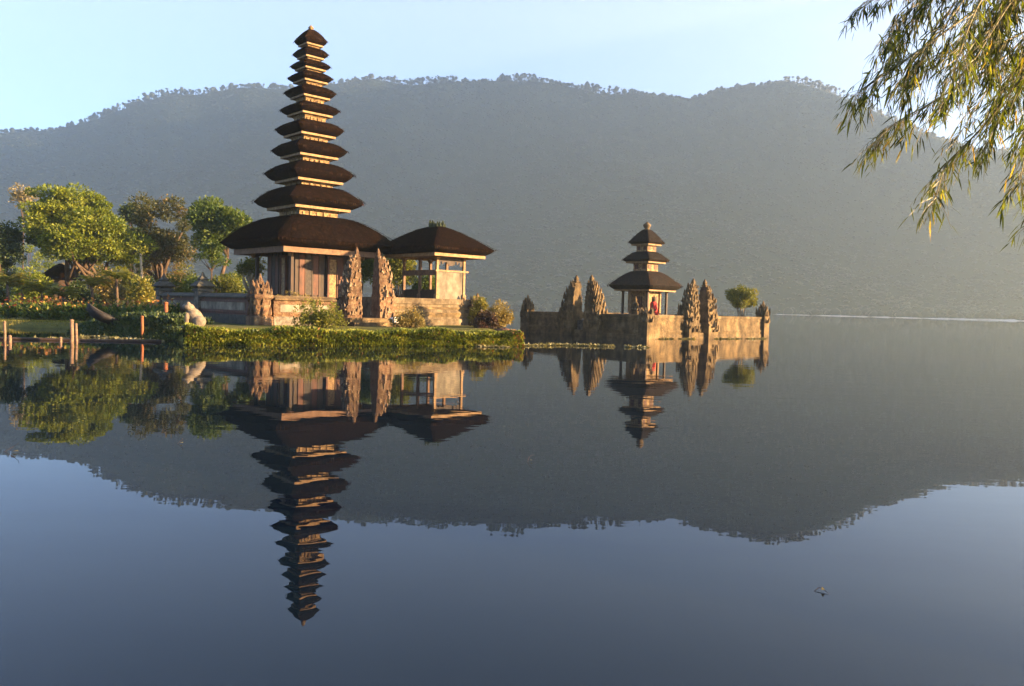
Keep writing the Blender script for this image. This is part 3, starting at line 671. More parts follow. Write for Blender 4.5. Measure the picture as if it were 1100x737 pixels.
# ---------------------------------------------------------------- open pavilion on its terrace
pv_a, pv_b = 10.05, 2.0
pav = thing('pavilion', 'open pavilion with shaggy thatched roof on a sunlit terrace', 'pavilion', cw(pv_a, pv_b, 0.42), YAW)
zt0 = zat(470, 321, 38.0) - 0.42
m = MB(); m.b(-3.75, 1.0, -1.85, 2.2, -0.3, zt0 * 0.28); m.b(-3.65, 0.92, -1.75, 2.1, zt0 * .28 + .002, zt0 * .8); m.b(-3.72, 0.98, -1.82, 2.15, zt0 * .8 + .002, zt0)
m.build('terrace', M['terrace'], pav)
m = MB(); m.b(-3.66, 0.9, -1.775, -1.752, zt0 * .35, zt0 * .5); m.b(-3.66, .9, -1.775, -1.752, zt0 * .62, zt0 * .7); m.build('terrace_moulding', M['stone_lichen'], pav)
hx, hy = 0.82, 1.35
zbm = zat(475, 276, 38.0) - 0.42; zap = zat(475, 243, 39.0) - 0.42
for sx in (-1, 1):
    for sy in (-1, 0, 1):
        m = MB(); m.stack([(0.1, zt0), (0.1, zt0 + 0.2), (0.06, zt0 + 0.25), (0.06, zbm - 0.16), (0.1, zbm - 0.08), (0.13, zbm - 0.02)], (sx * hx, sy * hy, 0)); m.build('post', M['beam'] if sy < 0 else M['rafter'], pav)
m = MB(); m.b(-hx + .07, hx - .07, -hy - 0.02, -hy + 0.03, zt0 + .002, zt0 + (zbm - zt0) * 0.64); m.build('wall_panel', M['plaster'], pav)
m = MB(); m.b(-hx - .12, hx + .25, -hy - 0.07, -hy + 0.07, zt0 + (zbm - zt0) * 0.65, zt0 + (zbm - zt0) * 0.69); m.build('cross_rail', M['beam'], pav)
m = MB(); m.b(hx - .03, hx + .03, -hy + .1, hy - .1, zt0 + .002, zt0 + 0.45); m.b(-hx - .03, -hx + .03, -hy + .1, hy - .1, zt0 + .002, zt0 + 0.38); m.build('side_board', M['dark_wood'], pav)
m = MB(); m.b(-hx + .07, hx - .07, -hy + .07, hy - .07, zt0 + .38, zt0 + .44); m.build('bench', M['dark_wood'], pav)
m = MB(); m.b(-hx - .04, -hx + .04, -hy, hy, zt0 + (zbm - zt0) * 0.56, zt0 + (zbm - zt0) * 0.69); m.build('side_rail', M['rafter'], pav)
m = MB()
for k in range(16):                                          # torn fabric valance under the front eave
    x0 = -hx + .08 + k * 0.1; x1 = min(x0 + .1, hx - .08); dz = random.uniform(.1, .42)
    if x0 < hx - .09: m.b(x0, x1 - .001, -hy - .012, -hy + .012, zbm - .05 - dz, zbm - .04)
m.build('valance', M['dark_wood'], pav)
frame_beam('eave_beam', 1.55, 2.1, zbm + 0.14, 0.15, M['beam'], pav, 0.14)
m = MB(); m.b(-1.5, 1.5, -2.05, 2.05, zbm + .1, zbm + .13); m.build('soffit', M['rafter'], pav)
roof('roof', 1.95, 2.55, zbm + 0.14, zbm + 0.42, zap, 0.12, 0.5, 1.55, 2.1, M['thatch'], pav, 520, 0.12)
m = MB()
for k in range(34):
    flame(m, (random.uniform(-.3, .3), random.uniform(-.5, .35), zap - 0.06), random.uniform(.12, .24), unit(np.array([random.uniform(-1, 1), random.uniform(-1, 1), 0])))
m.stack([(0.28, zap - 0.3), (0.3, zap - 0.1), (0.22, zap)], (0, -.3, 0))
m.build('ridge_crest', M['moss'], pav)

# ---------------------------------------------------------------- small island shrine
IC = np.array([6.64, 39.2, 0.0]); IL, IW = 11.4, 8.7         # near corner; +x edge and +y edge lengths
def iw(a, b, z=0.0): return IC + a * EX + b * EY + np.array([0, 0, z])
isl = thing('island_terrace', 'square stone walled terrace rising from the lake, standing alone', 'terrace', IC, YAW)
WT = 1.2
m = MB(); m.b(0.15, IL - .15, 0.15, IW - .15, -1.0, 0.82); m.build('terrace_floor', M['stone'], isl)
def isl_wall(a0, a1, b0, b1):
    m = MB(); sh = lambda e: (a0 - e, a1 + e, b0 - e, b1 + e)
    for z0, z1, e in ((-1.0, 0.2, 0.05), (0.202, 0.32, 0.0), (0.322, 0.42, 0.04), (0.422, 0.9, -0.01), (0.902, 0.98, 0.035), (0.982, 1.06, 0.0), (1.062, WT, 0.06)):
        q = sh(e); m.b(*q, z0, z1)
    return m.build('wall', M['stone_lichen'], isl)
gR0, gR1 = 4.15, 5.0           # gate opening on the sunny side (along x at y=0)
gL0, gL1 = 3.9, 4.75           # gate opening on the shaded side (along y at x=0)
isl_wall(0, gR0 - .9, 0, .3); isl_wall(gR1 + .9, IL, 0, .3)
isl_wall(0, .3, .42, gL0 - .9); isl_wall(0, .3, gL1 + .9, IW)
isl_wall(IL - .3, IL, .42, IW - .42); isl_wall(0.42, IL - .42, IW - .3, IW)
m = MB(); m.b(gR0 - .95, gR1 + .95, -0.12, .35, -1.0, 0.3); m.build('threshold', M['stone_lichen'], isl)
m = MB(); m.b(-0.12, .35, gL0 - .95, gL1 + .95, -1.0, 0.3); m.build('threshold', M['stone_lichen'], isl)
for (a, b) in ((0.1, 0.1), (IL - .1, 0.1), (0.1, IW - .1), (IL - .1, IW - .1)):
    m = MB(); m.b(a - .28, a + .28, b - .28, b + .28, -1.0, WT + .08); cp = m.build('corner_post', M['stone_lichen'], isl)
    m = MB()
    big = not (a < 1 and b < 1)
    s_ = 0.26 if big else 0.2
    if big:
        for lv, (rr_, sz) in enumerate(((.26, .26), (.17, .22), (.08, .18))):
            m.stack([(rr_ * .9, WT + .082 + lv * .2), (rr_ * .7, WT + .28 + lv * .2)], (a, b, 0))
            for q in range(6):
                an = q * math.pi / 3 + lv * .5; dd = np.array([math.cos(an), math.sin(an), 0]); flame(m, np.array([a, b, WT + .1 + lv * .2]) + dd * rr_, sz * random.uniform(.7, 1.1), dd)
        m.stack([(.07, WT + .68), (.015, WT + .95)], (a, b, 0))
    for q in range(8):
        an = q * math.pi / 4; dd = np.array([math.cos(an), math.sin(an), 0])
        flame(m, np.array([a, b, WT + .05]) + dd * .25, .2, dd); flame(m, np.array([a, b, WT - .35]) + dd * .32, .2, dd)
    m.build('finial', M['stone_lichen'], cp)
gz_ = 0.302
gg = 'split gate halves on the island shrine walls'
gate_half('split_gate', 'sunlit near half of the island gate right of the small pagoda', iw(gR0, 0.1, gz_), YAW, -1, 2.85, 0.95, 0.85, M['stone_lichen'], gg, 5)
gate_half('split_gate', 'sunlit far half of the island gate, next to the round tree', iw(gR1, 0.1, gz_), YAW, 1, 2.85, 0.95, 0.85, M['stone_lichen'], gg, 6)
gate_half('split_gate', 'shaded near half of the island gate left of the small pagoda', iw(0.1, gL0, gz_), YAW + R(90), -1, 2.9, 1.0, 0.9, M['stone_lichen'], gg, 7)
gate_half('split_gate', 'shaded far half of the island gate, toward the leftmost corner finial', iw(0.1, gL1, gz_), YAW + R(90), 1, 2.9, 1.0, 0.9, M['stone_lichen'], gg, 8)

TD = 45.6; TXY = np.array([at(692.5, 320, TD)[0], TD])
tow = thing('pagoda', 'small three tiered pagoda with thatched roofs on the island terrace', 'pagoda', (TXY[0], TD, 0.82), YAW)
def tz(v): return zat(692, v, TD) - 0.82
tm = TD / F / 1.41 / 2
for i, (wd, vt, vtop, vb, bw, up) in enumerate(((40, 260.5, 245.5, 262.5, 24, 2), (53, 279.5, 270.5, 281.5, 27, 21), (82, 307, 291.5, 311.5, 36, 26))):
    a = wd * tm; nb_ = up * tm * 1.05; bm = a * 0.8
    roof('roof', a, a, tz(vb), tz(vt), tz(vtop), nb_, nb_, bm, bm, M['thatch_old'], tow, 240, 0.2)
    frame_beam('eave_beam', bm, bm, tz(vb), 0.09, M['beam'], tow, 0.1)
    m = MB(); m.stack([(bm * .97, tz(vb) - .04), (bm * .97, tz(vb) - .003)]); m.build('soffit', M['rafter'], tow)
    if i < 2:
        bh = (21, 26)[i] * tm; z1 = tz(vb) - .04; z0 = tz((271.5, 293)[i]) - .1
        m = MB(); m.stack([(bh, z0), (bh, z1 - .002)]); dr = m.build('tier_drum', M['carved'], tow)
        m = MB()
        for s_ in range(4):
            an = s_ * math.pi / 2; cs, sn = round(math.cos(an)), round(math.sin(an))
            for k in (-.55, .55):
                m.box((k * bh * cs + bh * sn, k * bh * sn - bh * cs, z0 + (z1 - z0) * .62), (bh * .5, .03, (z1 - z0) * .36), an)
        m.build('shutter', M['red_wood'], dr)
m = MB(); zz = tz(247); m.lathe([(0.1, zz - .1), (0.2, zz), (0.12, zz + .08), (0.2, zz + .16), (.24, zz + .28), (.12, zz + .38), (.03, zz + .46)], n=10); m.build('finial', M['stone_lichen'], tow, True)
zb = tz(311.5)
m = MB(); m.stack([(1.5, -.1), (1.5, .12)]); m.stack([(1.25, .122), (1.2, .38)]); m.build('stone_base', M['stone'], tow)
m = MB(); m.stack([(.62, .382), (.62, zb - .05)]); hl = m.build('hall_wall', M['carved'], tow)
for s_ in range(4):
    an = s_ * math.pi / 2; cs, sn = round(math.cos(an)), round(math.sin(an))
    m = MB(); m.box((.1 * cs + .64 * sn, .1 * sn - .64 * cs, .382 + .5), (.42, .06, 1.0), an); m.build('door', M['red_wood'], tow)
    for k in (-.5, .58):
        m = MB(); m.box((k * cs + .65 * sn, k * sn - .65 * cs, (zb + .4) / 2), (.13, .09, zb - .5), an); m.build('pilaster', M['beam'], tow)
for sx in (-1, 1):
    for sy in (-1, 1):
        m = MB(); m.stack([(.11, .12), (.11, .3), (.055, .34), (.055, zb - .15), (.1, zb - .05)], (sx * .88, sy * .88, 0)); m.build('post', M['dark_wood'], tow)

def lumps(name, mat, parent, items, voxel=0.02):
    m = MB()
    for c, r_, *rot in items: m.ball(c, r_, 0, 12, 8, 0, rot[0] if rot else None)
    o = m.build(name, mat, parent, True); rm = o.modifiers.new('remesh', 'REMESH'); rm.mode = 'VOXEL'; rm.voxel_size = voxel; rm.use_smooth_shade = True
    sm = o.modifiers.new('smooth', 'SMOOTH'); sm.iterations = 2; sm.factor = 0.4
    return o
def idol(label, loc, rz, cloth):
    t = thing('statue', label, 'statue', loc, rz)
    m = MB(); m.stack([(.2, -.12), (.2, .12), (.16, .14), (.16, .42)]); m.build('pedestal', M['stone_lichen'], t)
    lumps('figure', M['stone_lichen'], t, [((0, 0, .6), (.17, .14, .22)), ((0, -.02, .82), (.16, .12, .16)), ((0, -.03, 1.05), (.1, .1, .12)), ((0, -.02, 1.18), (.06, .06, .09)), ((-.17, -.05, .72), (.06, .07, .17)), ((.17, -.05, .72), (.06, .07, .17)), ((-.1, -.12, .5), (.09, .13, .08)), ((.1, -.12, .5), (.09, .13, .08))])
    if cloth:
        m = MB(); an = np.linspace(0, 2 * math.pi, 24, endpoint=False); rr = []
        for z, r_ in ((.2, .28), (.4, .25), (.62, .22), (.84, .2), (.95, .14)):
            k = r_ * (1 + .09 * np.cos(an * 6 + z * 3)); rr.append(np.column_stack([k * np.cos(an) * 1.05, k * np.sin(an) * .95, np.full(24, z) + .02 * np.cos(an * 5)]))
        m.loft(rr, 0); m.build('wrap', M['cloth'], t, True)
    return t
pp = iw(2.1, 1.0, 0.94)
qd = TD - 1.7
idol('statue wrapped in bright red cloth before the small pagoda', (at(702.5, 320, qd)[0], qd, 0.95), YAW, True)
qd = TD - 1.2
idol('bare stone statue on the shaded side of the small pagoda', (at(683, 320, qd)[0], qd, 0.95), YAW - R(90), False)
for z_u, z_a in ((622, 0), (633, 1)):
    p = ground(z_u, 361.5, 0.0)

# ---------------------------------------------------------------- frog statue, posts, canoe, rocks
fp = at(209, 354.2, 26.2)
frog = thing('frog_statue', 'pale stone frog statue sitting at the left end of the hedge', 'statue', (fp[0], fp[1], 0.5), R(200))
def rotm(ax, a):
    c, s_ = math.cos(a), math.sin(a)
    return [[c, 0, s_], [0, 1, 0], [-s_, 0, c]] if ax == 'y' else [[c, -s_, 0], [s_, c, 0], [0, 0, 1]]
lumps('body', M['frog'], frog, [((-.02, 0, .36), (.36, .22, .23), rotm('y', R(-55))), ((.2, 0, .68), (.2, .18, .13)), ((.2, .11, .79), (.07, .06, .07)), ((.2, -.11, .79), (.07, .06, .07)), ((-.16, .2, .2), (.2, .11, .2)), ((-.16, -.2, .2), (.2, .11, .2)), ((.24, .17, .24), (.07, .06, .28)), ((.24, -.17, .24), (.07, .06, .28)), ((.3, .19, .03), (.12, .09, .04)), ((.3, -.19, .03), (.12, .09, .04)), ((-.02, .26, .04), (.2, .08, .05)), ((-.02, -.26, .04), (.2, .08, .05))], 0.022)
m = MB(); m.stack([(.34, -.5), (.34, -.02), (.3, .0)]); m.build('plinth', M['moss'], frog)

def post(label, u, vb, vt, rad, mat, group, double=False):
    p = ground(u, vb); h = zat(u, vt, p[1]); t = thing('mooring_post', label, 'post', (p[0], p[1], 0), 0, group)
    m = MB(); m.tube([[0, 0, -.8], [0.01, 0, h * .5], [0, 0, h]], [rad, rad * .95, rad * .9], 10); m.build('post', mat, t, True)
    m = MB(); m.lathe([(rad * 1.05, h + .001), (rad * 1.08, h + .03), (rad * .5, h + .06)], n=10); m.build('cap', mat, t, True)
    if double:
        m = MB(); m.tube([[.16, .05, -.8], [.12, .03, h * .9]], [rad * .7, rad * .6], 8); m.build('brace', mat, t, True)
    return t
pg = 'wooden posts standing in the water on the left'
post('pale double post with slanted brace standing in the water before the lawn', 77, 367, 345, .065, M['timber'], pg, True)
post('tall orange post beside the frog statue', 178, 361, 326, .085, M['post'], pg)
post('brown post in the water before the dark bank, left of the orange post', 152.5, 364, 341, .055, M['post'], pg)
post('thin grey post at the left edge of the water garden', 5, 366, 347, .04, M['timber'], pg)
post('short stump at the left end of the floating rail', 10.5, 368, 362, .05, M['timber'], pg)
post('low stump on the floating rail left of the double post', 65, 367.5, 364, .045, M['timber'], pg)
A_, B_ = ground(-60, 364), ground(172, 368)
rl = thing('floating_rail', 'long weathered timber rail lying at the waterline between the posts', 'rail', A_, math.atan2(B_[1] - A_[1], B_[0] - A_[0]))
L_ = float(np.linalg.norm(B_ - A_)); m = MB(); m.tube([[0, .12, .02], [L_ * .3, .14, .035], [L_ * .65, .1, .015], [L_, .13, .03]], .05, 8); m.build('pole', M['dark_wood'], rl, True)
m = MB(); m.b(.1, L_ * .98, .2, .38, -.03, .03); m.build('plank', M['dark_wood'], rl)

cp_ = at(106, 336, 29.6)
can = thing('canoe', 'dark boat hull with raised bow drawn up on the mossy bank', 'boat', (cp_[0] + .2, 29.4, 0.5), R(192)); can.rotation_euler = (0, R(-24), R(203)); can.scale = (.55, 1.5, 1.25)
rr = []
for k in range(11):
    x = -1.0 + 2.2 * k / 10; w = .3 * math.sin(math.pi * (.1 + .87 * k / 10)) ** .7; lift = .1 * max(0, (k - 4) / 6) ** 2
    an = np.linspace(math.pi, 2 * math.pi, 9); o_ = np.column_stack([np.full(9, x), np.cos(an) * w, .28 + np.sin(an) * .28 * (1 if k < 9 else .8) + lift])
    i_ = np.column_stack([np.full(9, x), np.cos(an[::-1]) * w * .85, .28 + np.sin(an[::-1]) * .22 + lift]); rr.append(np.concatenate([o_, i_]))
m = MB(); m.loft(rr); m.build('hull', M['hull'], can, True)
m = MB(); m.b(-.35, -.2, -.26, .26, .2, .24); m.b(.2, .35, -.24, .24, .22, .26); m.build('thwart', M['timber'], can)

def rock(label, c, r3, mat, seed, group=None):
    global rng
    rng = np.random.default_rng(seed); m = MB(); an = np.linspace(0, 2 * math.pi, 20, endpoint=False); rings = []
    for k in range(9):
        ph = -.5 + (math.pi / 2 + .48) * k / 8
        j = 1 + .35 * (rng.random(20) - .5); rings.append(np.column_stack([np.cos(an) * math.cos(ph) * r3[0] * j, np.sin(an) * math.cos(ph) * r3[1] * j, math.sin(ph) * r3[2] * (1 + .2 * (rng.random(20) - .5))]))
    m.loft(rings); o = m.build('rock', mat, None, True, [float(q) for q in c]); return tag(o, label, 'rock', group)
rock('low brown rock between the hedge end and the water', (*at(541, 349, 34.4)[:2], .3), (.45, .4, .22), M['rust_rock'], 25)

# ---------------------------------------------------------------- hedge, floating weeds, bushes
rng = np.random.default_rng(31)
hA = ground(199, 370.6); hB = ground(562, 372.3); hd = unit(hB - hA); hn = np.array([-hd[1], hd[0], 0]); hL = float(np.linalg.norm(hB - hA))
hed = thing('hedge', 'long low green hedge along the water before the temple compound', 'hedge', hA, 0)
n = 60000; s_ = rng.random(n) * hL; q = rng.random(n)
top = .5 + .07 * vnoise(s_, s_ * 0, .5, 41) * 2 + .12 * vnoise(s_, s_ * 0, 1.6, 42)
front = .05 * vnoise(s_, q * 3, .4, 43) * 2
isf = rng.random(n) < .6
off = np.where(isf, -.05 + front + .12 * rng.random(n) + .1 * q, rng.random(n) * 1.2)
zz = np.where(isf, -.02 + q * top, top - .12 * rng.random(n) ** 2)
p = hd * s_[:, None] + hn * off[:, None] + np.array([0, 0, 1.0]) * zz[:, None]
dr = unit(np.where(isf[:, None], -hn * .9, np.array([0, 0, .8])) + rng.normal(size=(n, 3)) * .6 + np.array([0, 0, .25]))
L = .055 + .075 * rng.random(n); V, Qd = leaf_quads(p, dr, L, L * .62)
tone = np.clip(.45 + .9 * vnoise(s_, zz * 4 + off, .35, 44) + .25 * (rng.random(n) - .5), 0, .93); tone = np.where(rng.random(n) < .03, 1, tone)
tone = np.where((s_ > hL * .965) & (rng.random(n) < .3), 1, tone)
fast_mesh('foliage', V, Qd, M['leaf_hedge'], tone, hed)
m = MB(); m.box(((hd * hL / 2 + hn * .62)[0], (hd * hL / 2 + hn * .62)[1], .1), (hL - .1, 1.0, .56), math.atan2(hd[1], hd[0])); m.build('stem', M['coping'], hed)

def weed_mat_obj(pts, wid, n, seed, label, spread=.9):
    global rng
    rng = np.random.default_rng(seed); P_ = np.array(pts); k = rng.random(n) * (len(P_) - 1); i = k.astype(int); f = (k - i)[:, None]
    p = P_[i] * (1 - f) + P_[i + 1] * f
    keep = vnoise(p[:, 0] * 1.0, p[:, 1], .7, seed) > -.12
    p = p[keep]; n = len(p)
    p[:, 1] += wid * rng.normal(size=n) * .5; p[:, 2] = .004 + .015 * rng.random(n) ** 2
    d = unit(rng.normal(size=(n, 3)) * np.array([1, 1, .25]) + np.array([0, 0, .12])); L = .06 + .1 * rng.random(n)
    V, Qd = leaf_quads(p, d, L, L * .5); V[:, 2] = np.maximum(V[:, 2], .003)
    o = fast_mesh('floating_weeds', V, Qd, M['weed'], rng.random(n)); o['kind'] = 'stuff'; o['label'] = label
    return o
weed_mat_obj([ground(563, 371.5), ground(600, 371), ground(640, 372), ground(695, 373.5)], .14, 2600, 51, 'pale floating weeds drifting before the island shrine')
weed_mat_obj([ground(500, 371.8), ground(560, 374)], .15, 700, 52, 'thin weeds along the hedge end')
weed_mat_obj([ground(695, 364.2), ground(760, 364.2), ground(822, 364)], .1, 1500, 53, 'thin weeds along the sunny island wall')
weed_mat_obj([ground(-30, 364.5), ground(60, 364.5), ground(100, 362), ground(175, 367)], .2, 1500, 54, 'thin weeds along the left bank')

def gpt(u, v, Y): p = at(u, v, Y); return np.array([p[0], Y, float(gz(p[0], Y)) - .02])
shrub('bush', 'rounded yellow green bush left of the split gate', gpt(343, 350, 30.2), (1.05, .75, 1.15), 46, .24, 120, .085, M['leaf_lime'], 61)
shrub('bush', 'sparse straw coloured bush before the pavilion terrace', gpt(441, 350, 32.6), (.85, .6, .8), 30, .22, 90, .08, M['leaf_straw'], 62)
shrub('bush', 'pale airy bush at the right end of the compound', gpt(536, 345, 35.6), (.72, .7, 1.2), 30, .26, 120, .1, M['leaf_straw'], 63)
shrub('bush', 'tall pale bush against the carved terrace pillar', gpt(514, 345, 36.2), (.5, .5, 1.5), 24, .22, 100, .09, M['leaf_palm'], 64)
M['leaf_rust'] = leafmat('leaf rusty', [(0.0, (0.012, 0.008, 0.005)), (0.6, (0.035, 0.018, 0.01)), (1.0, (0.07, 0.03, 0.018))], 0.2)
shrub('bush', 'dark rusty bush at the hedge end below the pale bush', gpt(521, 347, 34.6), (.75, .6, .75), 26, .22, 110, .1, M['leaf_rust'], 66)
shrub('bush', 'low green bush on the wall top below the pagoda hall', (*cw(1.8, .55)[:2], 1.2), (1.3, .3, .6), 26, .16, 90, .07, M['leaf_straw'], 65)

# ---------------------------------------------------------------- trees of the garden
tree('umbrella_tree', 'broad spreading tree with bright yellow green layered crown', 56, 98, (18, 205, 158, 298), 200, .95, .42, 330, .2, M['leaf_umbrella'], M['bark'], .2, 71, .8, 20, multi=4, depth=.8, lobes=28)
tree('tall_tree', 'tall brownish dark tree with thin crown behind the flower bed', 60, 172, (134, 198, 212, 306), 85, .75, .8, 240, .18, M['leaf_brown'], M['bark'], .3, 72, 1.0, 14, depth=.8, lobes=20)
tree('tall_tree', 'fresh green tree beside the lowest pagoda roof', 57, 225, (196, 208, 294, 278), 80, .8, .7, 300, .22, M['leaf_green'], M['bark'], .15, 73, 1.0, 12, depth=.8, lobes=11)
tree('small_tree', 'sparse green tree with drooping crown right of the brownish tree', 52, 226, (204, 258, 250, 294), 24, .4, .6, 110, .16, M['leaf_green'], M['bark'], .06, 74, 1.0, 8, lobes=8)
tree('tall_tree', 'dark evergreen tree at the left edge of the garden', 54, 4, (-42, 236, 26, 314), 60, .8, .9, 300, .19, M['leaf_dark'], M['bark'], .2, 75, .6, 8, lobes=12)
tree('tall_tree', 'dark leafy tree between the umbrella tree and the brownish tree', 64, 146, (120, 220, 164, 296), 40, .7, .9, 240, .2, M['leaf_dark'], M['bark'], .15, 76, .9, 8, lobes=8)
tree('tall_tree', 'pale hazy treetop showing above the dark evergreen tree', 92, 24, (8, 197, 42, 232), 14, 1.0, .6, 60, .3, M['haze_leaf'], M['bark'], .08, 77, .9, 10)
tree('frangipani_tree', 'bare branched pale frangipani behind the shaded wall', 40.5, 271, (249, 276, 291, 305), 26, .34, .8, 60, .14, M['leaf_lime'], M['pale_bark'], .09, 78, .5, 22, depth=.7)
tree('small_tree', 'green tree seen through the split gate', 48, 386, (366, 258, 410, 325), 34, .6, .9, 240, .17, M['leaf_green'], M['bark'], .09, 79, .4, 6)
tree('small_tree', 'sunlit green tree between the split gate and the pavilion', 47, 428, (406, 268, 450, 322), 36, .55, .9, 240, .16, M['leaf_lime'], M['bark'], .09, 80, .4, 6)
tree('small_tree', 'small green tree behind the open pavilion', 50, 456, (440, 290, 474, 330), 22, .5, .9, 200, .16, M['leaf_green'], M['bark'], .08, 81, .4, 6)
def island_tree():
    global rng
    rng = np.random.default_rng(82); Y = 47.0; b = at(797, 340, Y); t = thing('round_tree', 'small round green tree on the far end of the island terrace', 'tree', (b[0], Y, .8), 0)
    c = np.array([0, 0, zat(797, 321, Y) - .8]); n = 60; d = unit(rng.normal(size=(n, 3))); rr = (.3 + .7 * rng.random((n, 1)) ** .5)
    C = c + d * rr * np.array([.85, .8, .55]) + np.array([.0, 0, .1]); foliage('crown', C, .22 + .1 * rng.random(n), 150, .8, .1, M['leaf_lime'], t)
    m = MB()
    for k in range(9):
        e = C[k * 5]; m.tube([[(k - 4) * .04, 0, -.05], [e[0] * .5, e[1] * .5, e[2] * .5], e], [.035, .025, .01], 5)
    m.build('trunk', M['pale_bark'], t, True)
island_tree()

# palms and crotons behind the flower bed
def palm(label, p, h, fr, fl, seed, mat, group):
    g = random.Random(seed); t = thing('palm', label, 'palm', p, 0, group)
    m = MB(); m.tube([[0, 0, -.1], [g.uniform(-.08, .08), 0, h * .5], [g.uniform(-.15, .15), 0, h]], [.1, .08, .06], 8); m.build('trunk', M['bark'], t, True)
    V = []; 
    for k in range(fr):
        an = g.uniform(0, 2 * math.pi); d = np.array([math.cos(an), math.sin(an), 0]); el = g.uniform(.7, 1.45); L = fl * g.uniform(.75, 1.1); sd = np.array([-d[1], d[0], 0])
        pts = []; pos = np.array([0, 0, h]); e = el
        for j in range(9):
            pts.append(pos.copy()); pos = pos + (d * math.cos(e) + np.array([0, 0, math.sin(e)])) * L / 9; e -= .22
        for j in range(1, 9):
            for sgn in (-1, 1):
                for q in range(2):
                    b = pts[j - 1] + (pts[j] - pts[j - 1]) * (q / 2); ln = L * .34 * math.sin(math.pi * (j + .5) / 10)
                    dd = sd * sgn * .8 + (pts[j] - pts[j - 1]) / np.linalg.norm(pts[j] - pts[j - 1]) * .5 + np.array([0, 0, -.25]); w = np.array([0, 0, .022]) + d * .02
                    V.append([b - w, b + dd * ln * .5 + w, b + dd * ln, b + dd * ln * .5 - w])
    V = np.array(V).reshape(-1, 3); n = len(V) // 4
    fast_mesh('fronds', V, (np.arange(n) * 4)[:, None] + np.arange(4)[None], mat, np.random.default_rng(seed).random(n), t)
pgp = 'low yellow green palms behind the flower bed'
for k, (u, Y, h, lb) in enumerate(((10, 44, 1.2, 'bushy low palm at the left edge above the flowers'), (26, 45, 1.0, 'low palm with yellow fronds left of the garden hut'), (45, 43, .9, 'low palm with arching fronds before the garden hut'), (68, 42, .8, 'slim low palm with pale trunk below the garden hut'), (100, 44, 1.2, 'bright yellow palm below the umbrella tree'), (125, 45, 1.5, 'palm with thick brown trunk right of the umbrella tree'))):
    palm(lb, gpt(u, 330, Y), h * 1.45, 26, 1.25, 90 + k, M['leaf_palm'] if k % 2 == 0 else M['leaf_lime'], pgp)
cg = 'shrubs behind the flower bed'
for k, (u, Y, rx, rz_, mt, lb) in enumerate(((-14, 46, 1.6, 2.0, 'leaf_dark', 'dark shrub at the far left edge of the garden'), (36, 50, 1.5, 2.3, 'leaf_umbrella', 'yellowish shrub left of the garden hut'), (86, 47, 1.2, 1.6, 'leaf_dark', 'dark shrub right of the garden hut'), (112, 50, 1.3, 2.4, 'leaf_straw', 'dry pale shrub under the umbrella tree'), (135, 52, 1.6, 2.7, 'leaf_lime', 'sunlit lime shrub right of the umbrella tree trunks'), (158, 50, 1.2, 2.0, 'leaf_green', 'green shrub below the brownish tree'), (196, 50, 1.5, 2.6, 'leaf_lime', 'sunlit shrub behind the left wall finial'), (206, 47, 1.1, 1.9, 'leaf_green', 'green shrub between the two wall finials'), (243, 47, 1.4, 2.2, 'leaf_lime', 'bright lime shrub behind the shaded wall'), (-2, 62, 2.2, 4.2, 'leaf_dark', 'tall dark thicket behind the left palms'), (58, 74, 3.0, 4.6, 'leaf_umbrella', 'hazy yellowish thicket behind the garden hut'), (155, 46, .9, 1.7, 'leaf_palm', 'yellow shrub left of the wall end'),
    (8, 70, 3.2, 5.6, 'leaf_dark', 'dark tall thicket at the far left behind the palms'), (34, 78, 3.0, 5.6, 'leaf_umbrella', 'hazy green thicket left of the umbrella tree trunks'), (92, 72, 2.6, 4.6, 'leaf_straw', 'pale thicket seen between the umbrella tree trunks'),
    (124, 68, 2.6, 5.0, 'leaf_lime', 'yellow thicket right of the umbrella tree trunks'), (160, 66, 1.7, 3.8, 'leaf_brown', 'brownish thicket around the tall brownish tree trunk'), (186, 62, 1.6, 3.4, 'leaf_straw', 'straw coloured thicket right of the brownish tree'),
    (213, 58, 1.2, 2.9, 'leaf_green', 'green thicket rising behind the second wall finial'), (250, 60, 1.3, 2.6, 'leaf_umbrella', 'yellow green thicket left of the frangipani'), (272, 46, .8, 1.5, 'leaf_umbrella', 'small yellow green shrub below the frangipani branches'))):
    shrub('shrub', lb, gpt(u, 330, Y), (rx, rx * .8, rz_ * 1.25), 40, .42, 130, .16, M[mt], 110 + k, cg)
tg = 'slim pale trunks behind the garden'
for k, (u, v0, lb) in enumerate(((145, 285, 'slim bright bare trunk right of the umbrella tree'), (151.5, 272, 'slim grey bare trunk beside the bright one'))):
    p = gpt(u, 330, 53); t = thing('bare_tree', lb, 'tree', p, 0, tg); h = zat(u, v0, 53) - p[2]
    m = MB(); m.tube([[0, 0, -.1], [.05, 0, h * .5], [-.03, 0, h]], [.13, .1, .07], 8); m.build('trunk', M['pale_bark'], t, True)
    rng = np.random.default_rng(140 + k); foliage('crown', np.array([[-.1, 0, h], [.2, 0, h - .2], [0, .2, h + .2]]), np.array([.3, .3, .3]), 30, .8, .18, M['leaf_lime'], t)

